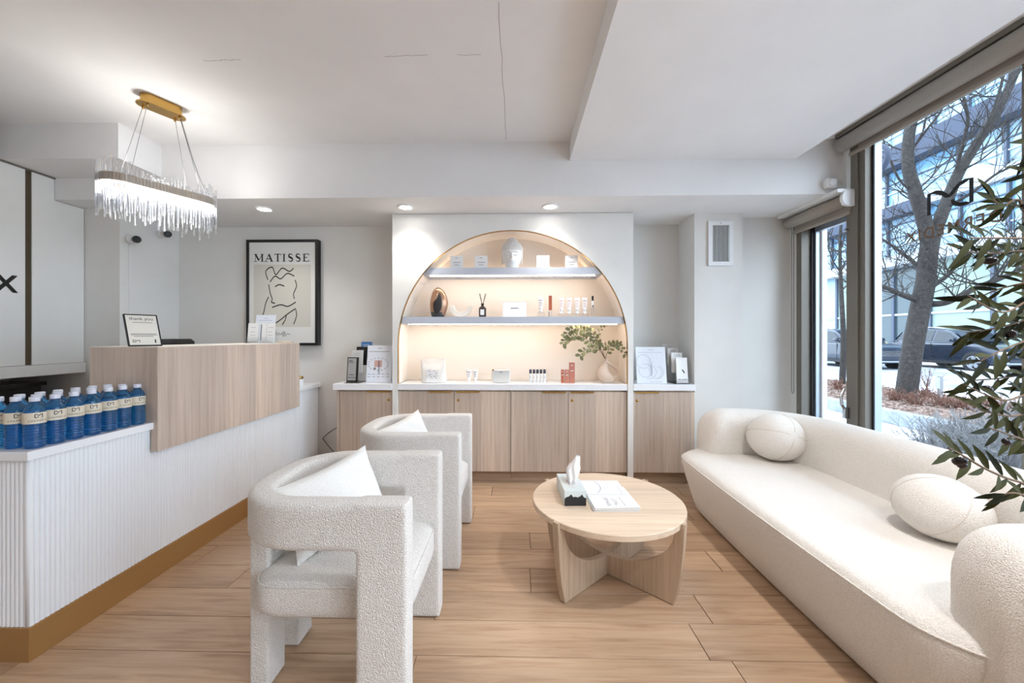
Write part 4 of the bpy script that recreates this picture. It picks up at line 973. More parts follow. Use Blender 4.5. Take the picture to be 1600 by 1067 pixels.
ft.tube(curve([(-0.016, -0.080, 0.067), (0, -0.087, 0.064), (0.016, -0.080, 0.067)], 5), 0.0035, 6)
part('features', ft, 'statue_white', hd, True, local=True)
for s in (-1, 1): part('ear', MB().loft([[(s * (0.088 + dx), 0.005 + 0.016 * k * math.cos(a), z + 0.0 * k) for a in [2 * math.pi * q / 10 for q in range(10)] for dx in (0.007 * math.sin(a),)] for z, k in ((0.05, .35), (0.065, .6), (0.09, .8), (0.12, 1), (0.145, 1), (0.16, .5))]), 'statue_white', hd, True, local=True)
cm = MB().lathe([(0.002, -0.003), (0.007, -0.0015), (0.0078, 0.001), (0.006, 0.006), (0.002, 0.0095)], (0, 0, 0), 8).mesh('curl', 'statue_white', smooth=True)
for zz, w_, d1, d2, lo_ in ((0.172, .0915, .080, .091, 0), (0.186, .0895, .078, .089, 0), (0.200, .085, .074, .086, 0), (0.213, .078, .068, .079, 0), (0.225, .070, .062, .072, 0), (0.236, .057, .054, .06, 0), (0.247, .042, .042, .044, 0), (0.258, .037, .037, .039, 0), (0.269, .032, .032, .034, 0), (0.279, .022, .022, .022, 0)):
    n = max(6, int(2 * math.pi * w_ / 0.0155))
    for k in range(n):
        a = 2 * math.pi * k / n + zz * 40
        if math.sin(a) > 0.35: continue
        o = link('curl', cm, hd, (w_ * math.cos(a), (d1 if math.sin(a) < 0 else d2) * math.sin(a), zz)); o.rotation_euler = (R(90), 0, a + R(90))

# middle shelf
bx = at(683)
bv = thing('bronze_vase', 'bronze and charcoal sculptural vase with a twisted hollow front', 'vase', (bx, 3.52, SH2 + 0.0005))
outl = [(0.046, 0.0), (0.062, 0.03), (0.074, 0.08), (0.080, 0.13), (0.074, 0.18), (0.060, 0.225), (0.040, 0.252), (0.016, 0.268)]
rings = []
for r_, z in outl:
    rings.append([(r_ * math.cos(a) * (1 + .08 * math.cos(2 * a + z * 9)) + 0.010 * math.sin(z * 11), r_ * 0.72 * math.sin(a), z) for a in [2 * math.pi * k / 28 for k in range(28)]])
part('shell', MB().loft(rings), 'vase_bronze', bv, True, local=True)
def vr(z):
    for (r0, z0_), (r1, z1_) in zip(outl, outl[1:]):
        if z <= z1_: return r0 + (r1 - r0) * (z - z0_) / (z1_ - z0_)
    return outl[-1][0]
def vshell(x, z, k): 
    r_ = vr(z); xx_ = x - 0.010 * math.sin(z * 11); return (x, -0.72 * r_ * 1.07 * math.sqrt(max(0.0, 1 - (xx_ / (r_ * 1.09)) ** 2)) - k, z)
hol = [[vshell(0.012 + q * 0.036 * math.cos(a) * (1 - .30 * math.sin(a)) + 0.012 * math.sin(a) * q, 0.118 + q * (0.100 if math.sin(a) > 0 else 0.082) * math.sin(a), 0.003) for a in [2 * math.pi * k / 28 for k in range(28)]] for q in (1.0, 0.75, 0.5, 0.25, 0.02)]
part('hollow', MB().loft(hol), 'vase_dark', bv, True, local=True)
part('ridge', MB().tube(curve([vshell(-0.052, 0.10, .003), vshell(-0.034, 0.135, .004), vshell(-0.006, 0.165, .004), vshell(0.008, 0.205, .003), vshell(0.004, 0.245, .001)], 6), [0.004] * 6 + [0.008] * 12 + [0.004] * 7, 8), 'vase_bronze', bv, True, local=True)
part('foot', MB().lathe([(0.050, 0.0), (0.056, 0.004), (0.066, 0.045), (0.060, 0.046)], (0, 0, 0), 24).xf(Matrix.Diagonal((1, 0.78, 1, 1))), 'vase_dark', bv, True, local=True)
# U-shaped cream ornament
ux = at(720); mb = MB(); rings = []
for a in [R(180 + 180 * i / 24) for i in range(25)]:
    ca_, sa = math.cos(a), math.sin(a); ring = []
    for r_, yy in ((0.104, -0.022), (0.104, 0.022), (0.060, 0.022), (0.060, -0.022)): ring.append((r_ * ca_, yy, 0.104 + r_ * sa))
    rings.append(ring)
mb.loft(rings); mb.xf(Matrix.Translation((ux, 3.50, SH2 + 0.0008)))
solo('u_shaped_ornament', mb, 'ceramic_cream', 'cream u-shaped ceramic ornament next to the reed diffuser', 'ornament', bevel=0.004)
rd = thing('reed_diffuser', 'dark brown reed diffuser bottle with white label', 'diffuser', (at(754), 3.49, SH2 + 0.0005))
part('bottle', MB().lathe([(0.030, 0), (0.033, 0.004), (0.033, 0.078), (0.029, 0.086), (0.013, 0.098), (0.012, 0.112), (0.014, 0.113), (0.014, 0.124), (0.006, 0.125)], (0, 0, 0), 20), 'amber_dark', rd, True, local=True)
part('label', MB().box(-0.017, 0.017, -0.0345, -0.0335, 0.018, 0.068), 'paper', rd, local=True)
for a, b in ((-0.030, 0.01), (-0.022, -0.01), (0.024, 0.008), (0.032, -0.008)): part('reed', MB().tube([(0, 0, 0.10), (a, b, 0.212)], 0.0022, 6), 'stick_brown', rd, True, local=True)
o = thing('sign_block', 'wide clear acrylic sign block in the middle of the shelf', 'sign', (at(804), 3.50, SH2 + 0.0005))
part('block', MB().box(-0.108, 0.108, -0.008, 0.008, 0, 0.138), 'acrylic', o, local=True); part('card', MB().box(-0.106, 0.106, -0.0092, -0.0082, 0.002, 0.136), 'paper', o, local=True)
part('print', lines_print(MB(), [(-.035, .035, .080)], lambda u, v: (u, -0.0098, v), .008).add([], []), 'ink_grey', o, local=True)
def riser(px, h, wd, label, d=3.50):
    x = at(px); solo('acrylic_riser', MB().box(x - wd / 2, x + wd / 2, d - 0.02, d + 0.02, SH2 + 0.0005, SH2 + h), 'acrylic', label, 'riser')
def ctube(px, zb, h, wtop, label, m='tube_white', mk='ink_grey', d=3.50, group=None):
    """standing squeeze tube: round cap at the foot, flat crimp on top"""
    o = thing('cream_tube', label, 'tube', (at(px, d), d, zb + 0.0005), 0, group)
    part('cap', MB().lathe([(wtop * 0.26, 0), (wtop * 0.28, 0.002), (wtop * 0.28, h * 0.16), (wtop * 0.2, h * 0.17)], (0, 0, 0), 14), 'device_white' if m == 'tube_white' else m, o, True, local=True)
    rings = []
    for k in range(7):
        q = k / 6; rings.append([(wtop / 2 * (0.60 + 0.40 * q) * math.cos(a), wtop / 2 * 0.55 * (1 - q) ** 0.7 * math.sin(a) + 0.0012 * math.sin(a), h * (0.172 + 0.828 * q)) for a in [2 * math.pi * i / 16 for i in range(16)]])
    part('body', MB().loft(rings), m, o, True, local=True)
    f = lambda u, v: (u, -wtop / 2 * 0.55 * (1 - max(0, (v / h - .172) / .828)) ** 0.7 - 0.0022, v)
    part('print', lines_print(MB(), [(-wtop * .26, wtop * .26, h * .80), (-wtop * .2, wtop * .2, h * .62), (-wtop * .16, wtop * .16, h * .48)], f, h * .05), mk, o, local=True)
    return o
riser(845, 0.045, 0.06, 'clear acrylic riser under the single white tube')
ctube(845, SH2 + 0.045, 0.132, 0.052, 'white cream tube standing alone between sign block and copper bar')
cb = thing('copper_bar', 'narrow copper-coloured box on a small clear stand', 'box', (at(859.5), 3.50, SH2 + 0.0005))
part('stand', MB().box(-0.016, 0.012, -0.012, 0.012, 0, 0.062), 'acrylic', cb, local=True); part('carton', MB().box(-0.013, 0.015, -0.010, 0.010, 0.063, 0.192), 'copper_print', cb, local=True); part('print', MB().box(-0.015, -0.009, -0.013, -0.0122, 0.004, 0.05), 'ink_grey', cb, local=True)
riser(895, 0.028, 0.27, 'long clear acrylic riser under the four tubes')
for i, px in enumerate((877, 889, 901.5, 913)):
    ctube(px, SH2 + 0.028, 0.145, 0.046, ['white tube with pink print, first of four beside the copper bar', 'white tube with pink print, second of four after the copper bar', 'white tube with pink print, third of four after the copper bar', 'white tube with pink print, last of four beside the dark vial'][i], mk='pink_print', group='four tubes on the middle shelf')
riser(925.5, 0.085, 0.025, 'tall clear acrylic riser under the dark vial')
dv = thing('serum_vial', 'slim white vial with black cap on a clear riser', 'vial', (at(925.5), 3.50, SH2 + 0.0855))
part('body', MB().lathe([(0.009, 0), (0.0095, 0.003), (0.0095, 0.06), (0.008, 0.062)], (0, 0, 0), 12), 'tube_white', dv, True, local=True); part('cap', MB().lathe([(0.0092, 0.0625), (0.0092, 0.102), (0.008, 0.104)], (0, 0, 0), 12), 'black', dv, True, local=True)
part('print', MB().box(-0.004, 0.006, -0.0105, -0.0098, 0.004, 0.02), 'ink', dv, local=True)

# counter
wx = at(677); 
wb = thing('cotton_bag', 'crumpled white cotton bag with grey speckled print', 'bag', (wx, 3.50, CT + 0.0005))
rings = []
for z, hw, hd_ in ((0.0, .112, .045), (0.01, .116, .05), (0.06, .108, .046), (0.12, .108, .036), (0.165, .112, .020), (0.185, .108, .008)):
    r_ = []
    for k in range(32):
        a = 2 * math.pi * k / 32; c, s = math.cos(a), math.sin(a); se = lambda v: math.copysign(abs(v) ** 0.55, v)
        wob = 1 + 0.05 * math.sin(3 * a + z * 30)
        zz = z + (0.030 * abs(c) ** 3 - 0.022 * (1 - abs(c)) if z > .15 else 0)
        r_.append((hw * se(c) * wob, hd_ * se(s) * wob, zz))
    rings.append(r_)
part('body', MB().loft(rings), 'linen', wb, True, local=True)
part('panel', MB().box(-0.055, 0.052, -0.0530, -0.0512, 0.008, 0.115), 'paper', wb, local=True)
mb = MB(); r3 = random.Random(2)
for k in range(34):
    u, v = r3.gauss(0, .022), 0.065 + r3.gauss(0, .022); mb.box(u, u + 0.005, -0.0536, -0.0531, v, v + r3.uniform(.003, .008))
part('print', mb, 'ink_grey', wb, local=True)
for i, px in enumerate((732.5, 742.5)): ctube(px, CT, 0.118, 0.048, ['white cream tube on the counter, the one beside the bag', 'white cream tube on the counter, the one beside the pouch'][i], group='two tubes on the counter')
pc = thing('cosmetic_pouch', 'small pale grey zip pouch with rounded corners', 'pouch', (at(783), 3.49, CT + 0.0005))
pol = [(-0.066, 0.0), (0.066, 0.0), (0.078, 0.012), (0.084, 0.05), (0.083, 0.112), (0.076, 0.121), (0.03, 0.116), (-0.03, 0.116), (-0.076, 0.121), (-0.083, 0.112), (-0.084, 0.05), (-0.078, 0.012)]
part('body', MB().prism(pol, -0.022, 0.022, 'y'), 'paper_grey', pc, local=True, bevel=0.012, seg=3)
part('zip', MB().tube([(-0.078, -0.018, 0.110), (-0.03, -0.0245, 0.106), (0.03, -0.0245, 0.106), (0.078, -0.018, 0.110)], 0.002, 6), 'silver_print', pc, True, local=True)
part('zip_pull', MB().box(-0.078, -0.062, -0.026, -0.022, 0.108, 0.122), 'gold', pc, local=True)
part('tag', MB().box(-0.012, 0.012, -0.0235, -0.0225, 0.092, 0.097), 'ink_grey', pc, local=True)
for i in range(5):
    px = 829 + i * 5.4; o = thing('sample_vial', 'white roll-on vial with dark cap, %s from the pouch' % ['first', 'second', 'third', 'fourth', 'fifth'][i], 'vial', (at(px), 3.49, CT + 0.0005), 0, 'row of roll-on vials')
    part('body', MB().lathe([(0.0115, 0), (0.0125, 0.003), (0.0125, 0.080), (0.011, 0.083)], (0, 0, 0), 14), 'tube_white', o, True, local=True); part('cap', MB().lathe([(0.012, 0.0835), (0.012, 0.118), (0.010, 0.12)], (0, 0, 0), 14), 'vial_dark', o, True, local=True)
    part('print', lines_print(MB(), [(-.006, .006, .06), (-.006, .006, .045), (-.006, .006, .02)], lambda u, v: (u, -0.0130, v), .006), 'ink_soft', o, local=True)
for px, wd, h, m, lab in ((878.5, .024, .118, 'copper_print', 'small dark copper carton first beside the vials'), (885, .034, .118, 'copper_pale', 'small pink copper carton between two copper cartons'), (893, .048, .182, 'copper_pale', 'tall pink copper carton nearest the beige vase')):
    o = thing('copper_carton', lab, 'box', (at(px), 3.49, CT + 0.0005), 0, 'copper cartons on the counter')
    part('carton', MB().box(-wd / 2, wd / 2, -0.015, 0.015, 0, h), m, o, local=True, bevel=0.001, seg=1)
    part('print', lines_print(MB(), [(-wd * .2, wd * .2, h * .86), (-wd * .3, wd * .3, h * .6)], lambda u, v: (u, -0.0158, v), .006), 'paper', o, local=True)
# ring vase with branches
vz = thing('ring_vase', 'beige ceramic vase with a round side opening', 'vase', (at(948), 3.50, CT + 0.0005))
def vring(hole):
    pass
# body outline as a loft, with a handle loop on the window side
body = MB().loft([[(cx + r_ * math.cos(a), r_ * 0.62 * math.sin(a), z) for a in [2 * math.pi * k / 30 for k in range(30)]] for z, r_, cx in ((0, .040, 0.004), (0.006, .046, 0.004), (0.03, .068, 0.0), (0.055, .074, -.012), (0.085, .062, -.030), (0.115, .050, -.036), (0.145, .038, -.030), (0.175, .024, -.018), (0.205, .014, -.008), (0.222, .014, -.004), (0.224, .009, -.004))])
part('body', body, 'ceramic_beige', vz, True, local=True)
part('loop_handle', MB().tube(curve([(-0.014, 0, 0.185), (0.022, 0, 0.168), (0.062, 0, 0.145), (0.090, 0, 0.112), (0.092, 0, 0.075), (0.070, 0, 0.046), (0.035, 0, 0.030)], 5), [0.015] * 12 + [0.017] * 12 + [0.022] * 7, 12), 'ceramic_beige', vz, True, local=True)
br = thing('leafy_branch', 'sage green leafy branches standing in the beige ring vase', 'branch', (vz.location.x - 0.004, 3.50, CT + 0.2255))
lfm = []
for m in ('leaf_sage', 'leaf_sage_pale'):
    L = 0.040; vs = []; fs = []
    prof_ = [(0, .001), (.2, .55), (.45, .95), (.7, .9), (.9, .5), (1, .03)]
    for t_, w_ in prof_: vs += [(L * t_, -0.0125 * w_, 0.002 * w_), (L * t_, 0, -0.001), (L * t_, 0.0125 * w_, 0.002 * w_)]
    for k in range(len(prof_) - 1): fs += [(3 * k, 3 * k + 1, 3 * k + 4, 3 * k + 3), (3 * k + 1, 3 * k + 2, 3 * k + 5, 3 * k + 4)]
    lfm.append(MB().add(vs, fs).mesh('leaf', m, smooth=True))
rl = random.Random(11)
def spray(pts_px, leaves, side=None, lsc=1.0, dd=(3.49, 3.47)):
    n = len(pts_px); b0 = br.location
    pts = [P(px, py, dd[0] + (dd[1] - dd[0]) * i / max(n - 1, 1)) - b0 for i, (px, py) in enumerate(pts_px)]
    cv = [Vector(p) for p in curve([tuple(p) for p in pts], 6)]
    part('stem', MB().tube(cv, [0.0022 - 0.0012 * i / len(cv) for i in range(len(cv))], 6), 'twig_brown', br, True, local=True)
    for k in range(leaves):
        q = 0.25 + 0.75 * k / max(leaves - 1, 1); i = min(int(q * (len(cv) - 1)), len(cv) - 2); p = cv[i]; tdir = (cv[i + 1] - cv[i]).normalized()
        s = 1 if k % 2 else -1; perp = Vector((-tdir.z, 0, tdir.x)) * s
        dirv = (perp * 0.9 + tdir * 0.55 + Vector((0, rl.uniform(-.5, .3), rl.uniform(-.15, .15)))).normalized()
        zax = (Vector((rl.uniform(-.3, .3), -1, rl.uniform(-.3, .5)))); zax = (zax - dirv * zax.dot(dirv)).normalized(); yax = zax.cross(dirv)
        o = link('leaf', lfm[rl.random() < 0.35], br); o.matrix_local = Matrix.Translation(p) @ Matrix((dirv, yax, zax)).transposed().to_4x4() @ Matrix.Scale(lsc * rl.uniform(1.0, 1.35), 4)
V0 = (946, 562)
spray([V0, (938, 545), (930, 530), (921, 514), (910, 508), (897, 507)], 20)
spray([V0, (938, 546), (925, 536), (912, 528), (900, 524), (886, 528), (879, 538)], 24)
spray([V0, (936, 540), (926, 522), (915, 517), (902, 513), (890, 517), (882, 527)], 22, dd=(3.49, 3.43))
spray([V0, (938, 549), (930, 545), (920, 545), (911, 549), (906, 556)], 14)
spray([V0, (936, 538), (934, 525), (938, 515), (943, 508)], 10, lsc=.6, dd=(3.5, 3.55))
spray([V0, (948, 553), (955, 542), (962, 538), (970, 544), (979, 556)], 16, lsc=.85, dd=(3.48, 3.40))
spray([V0, (942, 548), (945, 542), (952, 538), (960, 536), (968, 538)], 12, lsc=.8, dd=(3.5, 3.52))

# ---- brochures beside the arch
bl = thing('brochure_rack', 'clear tiered rack holding dark brochures on the counter by the desk', 'rack', (P(553, 600, 3.5).x, 3.50, CT + 0.0005))
part('frame', MB().box(-0.065, 0.065, -0.075, -0.071, 0, 0.03).box(-0.065, 0.065, -0.075, 0.16, 0, 0.003).box(-0.065, 0.065, -0.02, -0.016, 0, 0.09).box(-0.065, 0.065, 0.04, 0.044, 0, 0.15).box(-0.065, 0.065, 0.10, 0.104, 0, 0.2), 'acrylic', bl, local=True)
for i, (dx, dy, z, h, m, lab, mk) in enumerate(((-.006, -.066, .004, .225, 'black', 'front brochure with grey cover and black border in the dark rack', 'silver_print'), (0.014, -.008, .09, .20, 'paper_grey', 'pale grey brochure second in the dark rack', 'ink_soft'), (0.03, .052, .15, .17, 'black', 'black brochure third in the dark rack', 'ink_grey'), (0.05, .112, .20, .165, 'blue_print', 'blue brochure at the back of the dark rack', 'paper_blue'))):
    o, f = board('brochure', lab, 'brochure', bl.location.x + dx, 3.50 + dy, CT + z, 0.10, h, 6, -6, m, 0.014, 'brochures in the dark rack')
    mb = MB()
    if i == 0: mb.add([f(-.042, .02), f(.036, .02), f(.036, h - .008), f(-.042, h - .008)], [(0, 1, 2, 3)])
    else: lines_print(mb, [(-.03, .03, h - .03), (-.03, .02, h - .045)], f, .004)
    part('print', mb, mk, o, local=True)
    if i == 0:
        g = lambda u, v: f(u, v, 0.0012)
        part('lettering', lines_print(MB(), [(-.034, .0, h - .03), (-.034, .01, h - .045), (-.03, .02, .07), (-.036, .032, .045)], g, .005), 'ink', o, local=True)
o, f = board('treatment_board', 'white leaning treatment board with a face picture beside the dark rack', 'board', P(590, 600, 3.48).x, 3.475, CT, 0.225, 0.335, 8, 0, 'paper_blue', 0.005, back=True)
mb = MB(); lines_print(mb, [(-.02, .02, .31), (-.10, .09, .28)] + [(-.10 + .042 * i, -.075 + .042 * i, v) for i in range(5) for v in (.075, .052)], f, .004)
for k in range(16): a = 2 * math.pi * k / 16; u, v = -.01 + .09 * math.cos(a), .165 + .055 * math.sin(a); mb.ribbon([(u - .005, v), (u + .006, v)], .006, f)
mb.add([f(-.04 + .011 * math.cos(R(a)), .125 + .011 * math.sin(R(a))) for a in range(0, 360, 30)], [tuple(range(12))])
part('print', mb, 'ink_grey', o, local=True)
part('picture', MB().add([f(-.045, .14), f(.025, .14), f(.025, .20), f(-.045, .20)], [(0, 1, 2, 3)]), 'pink_print', o, local=True)
o, f = board('treatment_board', 'pale blue leaning board with thin circle drawings in the alcove', 'board', P(1016, 600, 3.46).x, 3.44, CT, 0.255, 0.325, 10, -3, 'paper_blue', 0.005, back=True)
mb = MB(); lines_print(mb, [(-.02, .03, .300), (-.105, .10, .275), (-.02, .09, .018)], f, .003)
for cx, cy, r_, a0, a1 in ((-.065, .195, .060, 0, 300), (-.05, .115, .058, 160, 470), (-.02, .105, .062, 250, 420), (.035, .10, .055, 250, 430), (.045, .105, .06, 270, 420)):
    mb.ribbon([(cx + r_ * math.cos(R(a0 + (a1 - a0) * k / 24)), cy + r_ * math.sin(R(a0 + (a1 - a0) * k / 24))) for k in range(25)], .0028, f)
part('print', mb, 'ink_soft', o, local=True)
brk = thing('brochure_rack', 'clear tiered rack holding white brochures in the alcove', 'rack', (P(1058, 600, 3.5).x, 3.50, CT + 0.0005))
part('frame', MB().box(-0.065, 0.065, -0.075, -0.071, 0, 0.03).box(-0.065, 0.065, -0.075, 0.16, 0, 0.003).box(-0.065, 0.065, -0.02, -0.016, 0, 0.09).box(-0.065, 0.065, 0.04, 0.044, 0, 0.15).box(-0.065, 0.065, 0.10, 0.104, 0, 0.2), 'acrylic', brk, local=True)
for i, (dx, dy, z, h, m, lab) in enumerate(((.01, -.066, .004, .225, 'paper', 'front white brochure with black lettering in the alcove rack'), (-0.010, -.008, .09, .18, 'paper', 'white brochure second in the alcove rack'), (-0.022, .052, .15, .16, 'paper_grey', 'pale grey brochure third in the alcove rack'), (-0.04, .112, .20, .145, 'paper_grey', 'pale brochure at the back of the alcove rack'))):
    o, f = board('brochure', lab, 'brochure', brk.location.x + dx, 3.50 + dy, CT + z, 0.10, h, 6, 6, m, 0.014, 'brochures in the alcove rack')
    mb = MB()
    if i == 0: put_text(mb, 'dermedix', 0.022, lambda u, v: f(u - .040, v + .028), res=2); mb.ribbon([(.0, .12), (.02, .09)], .010, f)
    else: lines_print(mb, [(-.03, .03, h - .02), (-.03, .03, h - .03)], f, .004)
    part('print', mb, 'ink' if i == 0 else 'ink_soft', o, local=True)

# ================================================================== OLIVE TREE BY THE CAMERA
OT = Vector((1.30, 0.70, 0))
ot = thing('potted_olive_tree', 'leafy olive tree with dark olives in a pot beside the sofa arm', 'plant', OT)
part('pot', MB().lathe([(0.12, 0), (0.15, 0.02), (0.17, 0.26), (0.175, 0.28), (0.16, 0.28), (0.15, 0.24)], (0, 0, 0), 28), 'ceramic_cream', ot, True, local=True)
part('soil', MB().lathe([(0.152, 0.22), (0.152, 0.242)], (0, 0, 0), 24), 'twig_brown', ot, local=True)
part('trunk', MB().tube(curve([(0, 0, 0.23), (0.02, 0.01, 0.6), (-0.01, 0.0, 1.0), (0.015, 0.01, 1.4), (0.0, 0.0, 1.75)], 6), [0.016 - 0.0004 * i for i in range(25)], 8), 'twig_brown', ot, True, local=True)
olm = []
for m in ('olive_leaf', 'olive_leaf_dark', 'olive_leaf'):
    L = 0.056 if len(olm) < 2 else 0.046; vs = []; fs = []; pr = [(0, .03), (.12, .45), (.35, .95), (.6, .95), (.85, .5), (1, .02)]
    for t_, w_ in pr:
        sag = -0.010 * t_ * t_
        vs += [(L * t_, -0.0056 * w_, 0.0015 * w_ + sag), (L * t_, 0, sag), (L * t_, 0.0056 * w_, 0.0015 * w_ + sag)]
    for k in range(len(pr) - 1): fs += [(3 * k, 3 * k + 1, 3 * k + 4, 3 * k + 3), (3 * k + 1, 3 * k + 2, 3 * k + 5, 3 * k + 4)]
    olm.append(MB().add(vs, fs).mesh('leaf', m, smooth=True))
olv = MB().lathe([(0.001, -0.0095), (0.005, -0.0075), (0.007, 0), (0.005, 0.0075), (0.001, 0.0095)], (0, 0, 0), 10).mesh('olive', 'olive_fruit', smooth=True)
ro = random.Random(21)
def twig(pts, nl, fruit=(), lsc=1.0):
    cv = [Vector(p) for p in curve([tuple(Vector(p) - OT) for p in pts], 6)]
    part('twig', MB().tube(cv, [0.0030 - 0.002 * i / len(cv) for i in range(len(cv))], 6), 'twig_brown', ot, True, local=True)
    for k in range(nl):
        q = 0.18 + 0.82 * k / max(nl - 1, 1); i = min(int(q * (len(cv) - 1)), len(cv) - 2); tdir = (cv[i + 1] - cv[i]).normalized()
        s = 1 if k % 2 else -1; side = tdir.cross(Vector((0.2, -1, 0.1))).normalized() * s
        dirv = (tdir * ro.uniform(.55, 1.0) + side * ro.uniform(.35, .8) + Vector((0, ro.uniform(-.35, .35), ro.uniform(-.25, .15)))).normalized()
        zax = Vector((ro.uniform(-.6, .6), -1, ro.uniform(-.2, .9))); zax = (zax - dirv * zax.dot(dirv)).normalized(); yax = zax.cross(dirv)
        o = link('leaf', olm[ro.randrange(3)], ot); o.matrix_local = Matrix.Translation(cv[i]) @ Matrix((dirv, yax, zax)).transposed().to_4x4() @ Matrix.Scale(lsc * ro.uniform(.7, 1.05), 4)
    for q in fruit:
        i = min(int(q * (len(cv) - 1)), len(cv) - 1); o = link('olive', olv, ot); o.location = cv[i] + Vector((ro.uniform(-.01, .01), -0.012, -0.016)); o.rotation_euler = (ro.uniform(0, 3), ro.uniform(0, 3), 0)
def T(z): return OT + Vector((0.0, 0.0, z))
def pp(px, py, d=0.74): return P(px, py, d)
twig([T(1.62), pp(1640, 330), pp(1590, 312), pp(1568, 322), pp(1546, 308)], 16, (0.5,))
twig([T(1.55), pp(1650, 370), pp(1600, 372), pp(1555, 372, .70), pp(1515, 372, .68)], 19)
twig([T(1.50), pp(1650, 400), pp(1600, 392), pp(1545, 396, .72), pp(1500, 392, .70)], 19, (0.8,))
twig([T(1.45), pp(1660, 430), pp(1610, 440), pp(1560, 452, .76), pp(1518, 470, .78)], 16)
twig([T(1.42), pp(1650, 450), pp(1605, 470), pp(1565, 488, .70), pp(1512, 462, .68)], 19)
twig([T(1.38), pp(1650, 480), pp(1600, 500), pp(1560, 512, .74), pp(1510, 520, .75)], 19, (0.7,))
twig([T(1.32), pp(1650, 520), pp(1610, 530), pp(1570, 545, .7), pp(1530, 565, .68)], 18, (0.35, 0.6))
twig([T(1.26), pp(1650, 560), pp(1610, 580), pp(1570, 590, .74), pp(1510, 595, .74)], 19, (0.9,))
twig([T(1.20), pp(1650, 600), pp(1605, 615), pp(1565, 625, .7), pp(1505, 600, .7)], 16)
twig([T(1.15), pp(1650, 640), pp(1610, 645), pp(1575, 650, .72), pp(1530, 640, .72)], 18)
twig([T(1.10), pp(1650, 690), pp(1610, 690), pp(1580, 680, .7), pp(1545, 668, .68)], 15, (0.9,))
twig([T(1.05), pp(1650, 760), pp(1590, 752), pp(1545, 735, .66), pp(1505, 712, .64), pp(1482, 700, .63)], 18, (0.88, 0.99))
twig([T(1.02), pp(1660, 790), pp(1620, 780), pp(1585, 770, .68), pp(1565, 775, .68)], 9)
twig([T(1.70), pp(1640, 260), pp(1615, 270), pp(1600, 290)], 9, (0.7,))
twig([T(1.72), pp(1650, 220), pp(1625, 215), pp(1604, 232)], 5, (0.98,))
for k in range(4):
    a = R(200 - 60 * k); z0 = 1.05 + 0.15 * k
    if -0.95 < math.cos(a) * 1: twig([T(z0), T(z0 + 0.08) + Vector((0.15 + 0.1 * abs(math.cos(a)), 0.12 * math.sin(a), 0)), T(z0 + 0.12) + Vector((0.30, 0.2 * math.sin(a), 0.0))], 9)

# ================================================================== THE STREET OUTSIDE
struct('ground', MB().box(XR + 0.21, 40, -25, 70, -0.3, -0.03).box(-20, XR + 0.205, -25, YF - 0.125, -0.3, -0.03), 'snowy_walk')
struct('road', MB().box(10.8, 19.0, -8, 70, -0.03, -0.015), 'asphalt')
solo('planter_bed', MB().box(5.78, 8.45, -3, 13.0, -0.03, 0.135), 'mulch', 'mulched planting bed with dry leaves outside the window', 'planter')
solo('planter_kerb', MB().box(5.60, 5.775, -3, 13.0, -0.03, 0.17), 'kerb_stone', 'low concrete kerb edging the mulched bed', 'kerb', bevel=0.01)
# scattered dead leaves in the bed: nobody could count them
rq = random.Random(9); mb = MB()
for k in range(3800):
    x, y = rq.uniform(5.82, 8.4), rq.uniform(3.5, 12.5); s = rq.uniform(.015, .04); a = rq.uniform(0, 6.28); t1, t2 = rq.uniform(-.5, .5), rq.uniform(-.5, .5)
    c, d = math.cos(a) * s, math.sin(a) * s; z = 0.14 + rq.uniform(0, .03)
    mb.add([(x - c, y - d, z), (x + d * .5, y - c * .5, z + s * t1), (x + c, y + d, z + s * t2), (x - d * .5, y + c * .5, z + s * .3)], [(0, 1, 2, 3)])
lv = link('leaf_litter', mb.mesh('leaf_litter', 'mulch')); lv['kind'] = 'stuff'; tag(lv, 'brown leaf litter strewn over the planting bed', 'leaves')
# ---- the bare tree
TD = 7.1
tb0 = P(1416, 624, TD); tb0.z = 0.13
tr = thing('bare_street_tree', 'bare forked street tree with rough grey bark in the mulched bed', 'tree', tb0)
def limb(pts, r0, r1, name='branch', n=10, parent=None):
    q = [P(px, py, d) for px, py, d in pts]
    if name == 'trunk': q[0].z = 0.12
    cv = [Vector(p) for p in curve([tuple(p) for p in q], 6)]; m = len(cv)
    part(name, MB().tube(cv, [r0 + (r1 - r0) * i / (m - 1) for i in range(m)], n), 'bark', parent or tr, True)
    return cv
LIMBS = []
LIMBS.append(limb([(1414, 626, TD), (1418, 600, TD), (1425, 550, TD), (1436, 490, TD), (1446, 440, TD), (1450, 400, TD), (1455, 370, TD)], 0.155, 0.125, 'trunk', 16))
big = []
big.append((limb([(1452, 385, TD), (1444, 345, TD), (1430, 300, TD - .1), (1419, 260, TD - .1), (1420, 215, TD - .1), (1428, 170, TD), (1426, 120, TD), (1440, 60, TD)], 0.115, 0.06), .06))
big.append((limb([(1455, 378, TD), (1472, 335, TD), (1498, 270, TD + .2), (1535, 210, TD + .3), (1570, 150, TD + .3), (1592, 95, TD + .4), (1605, 30, TD + .4)], 0.10, 0.05), .05))
big.append((limb([(1448, 475, TD), (1480, 472, TD - .2), (1525, 450, TD - .4), (1580, 428, TD - .5), (1640, 400, TD - .6)], 0.06, 0.03), .03))
big.append((limb([(1455, 448, TD), (1478, 432, TD + .2), (1500, 408, TD + .3), (1520, 390, TD + .4)], 0.045, 0.02), .02))
big.append((limb([(1430, 468, TD), (1408, 460, TD - .2), (1380, 448, TD - .3), (1340, 440, TD - .4)], 0.05, 0.025), .025))
big.append((limb([(1446, 430, TD), (1432, 415, TD + .1), (1405, 392, TD + .2), (1376, 372, TD + .3)], 0.035, 0.018), .018))
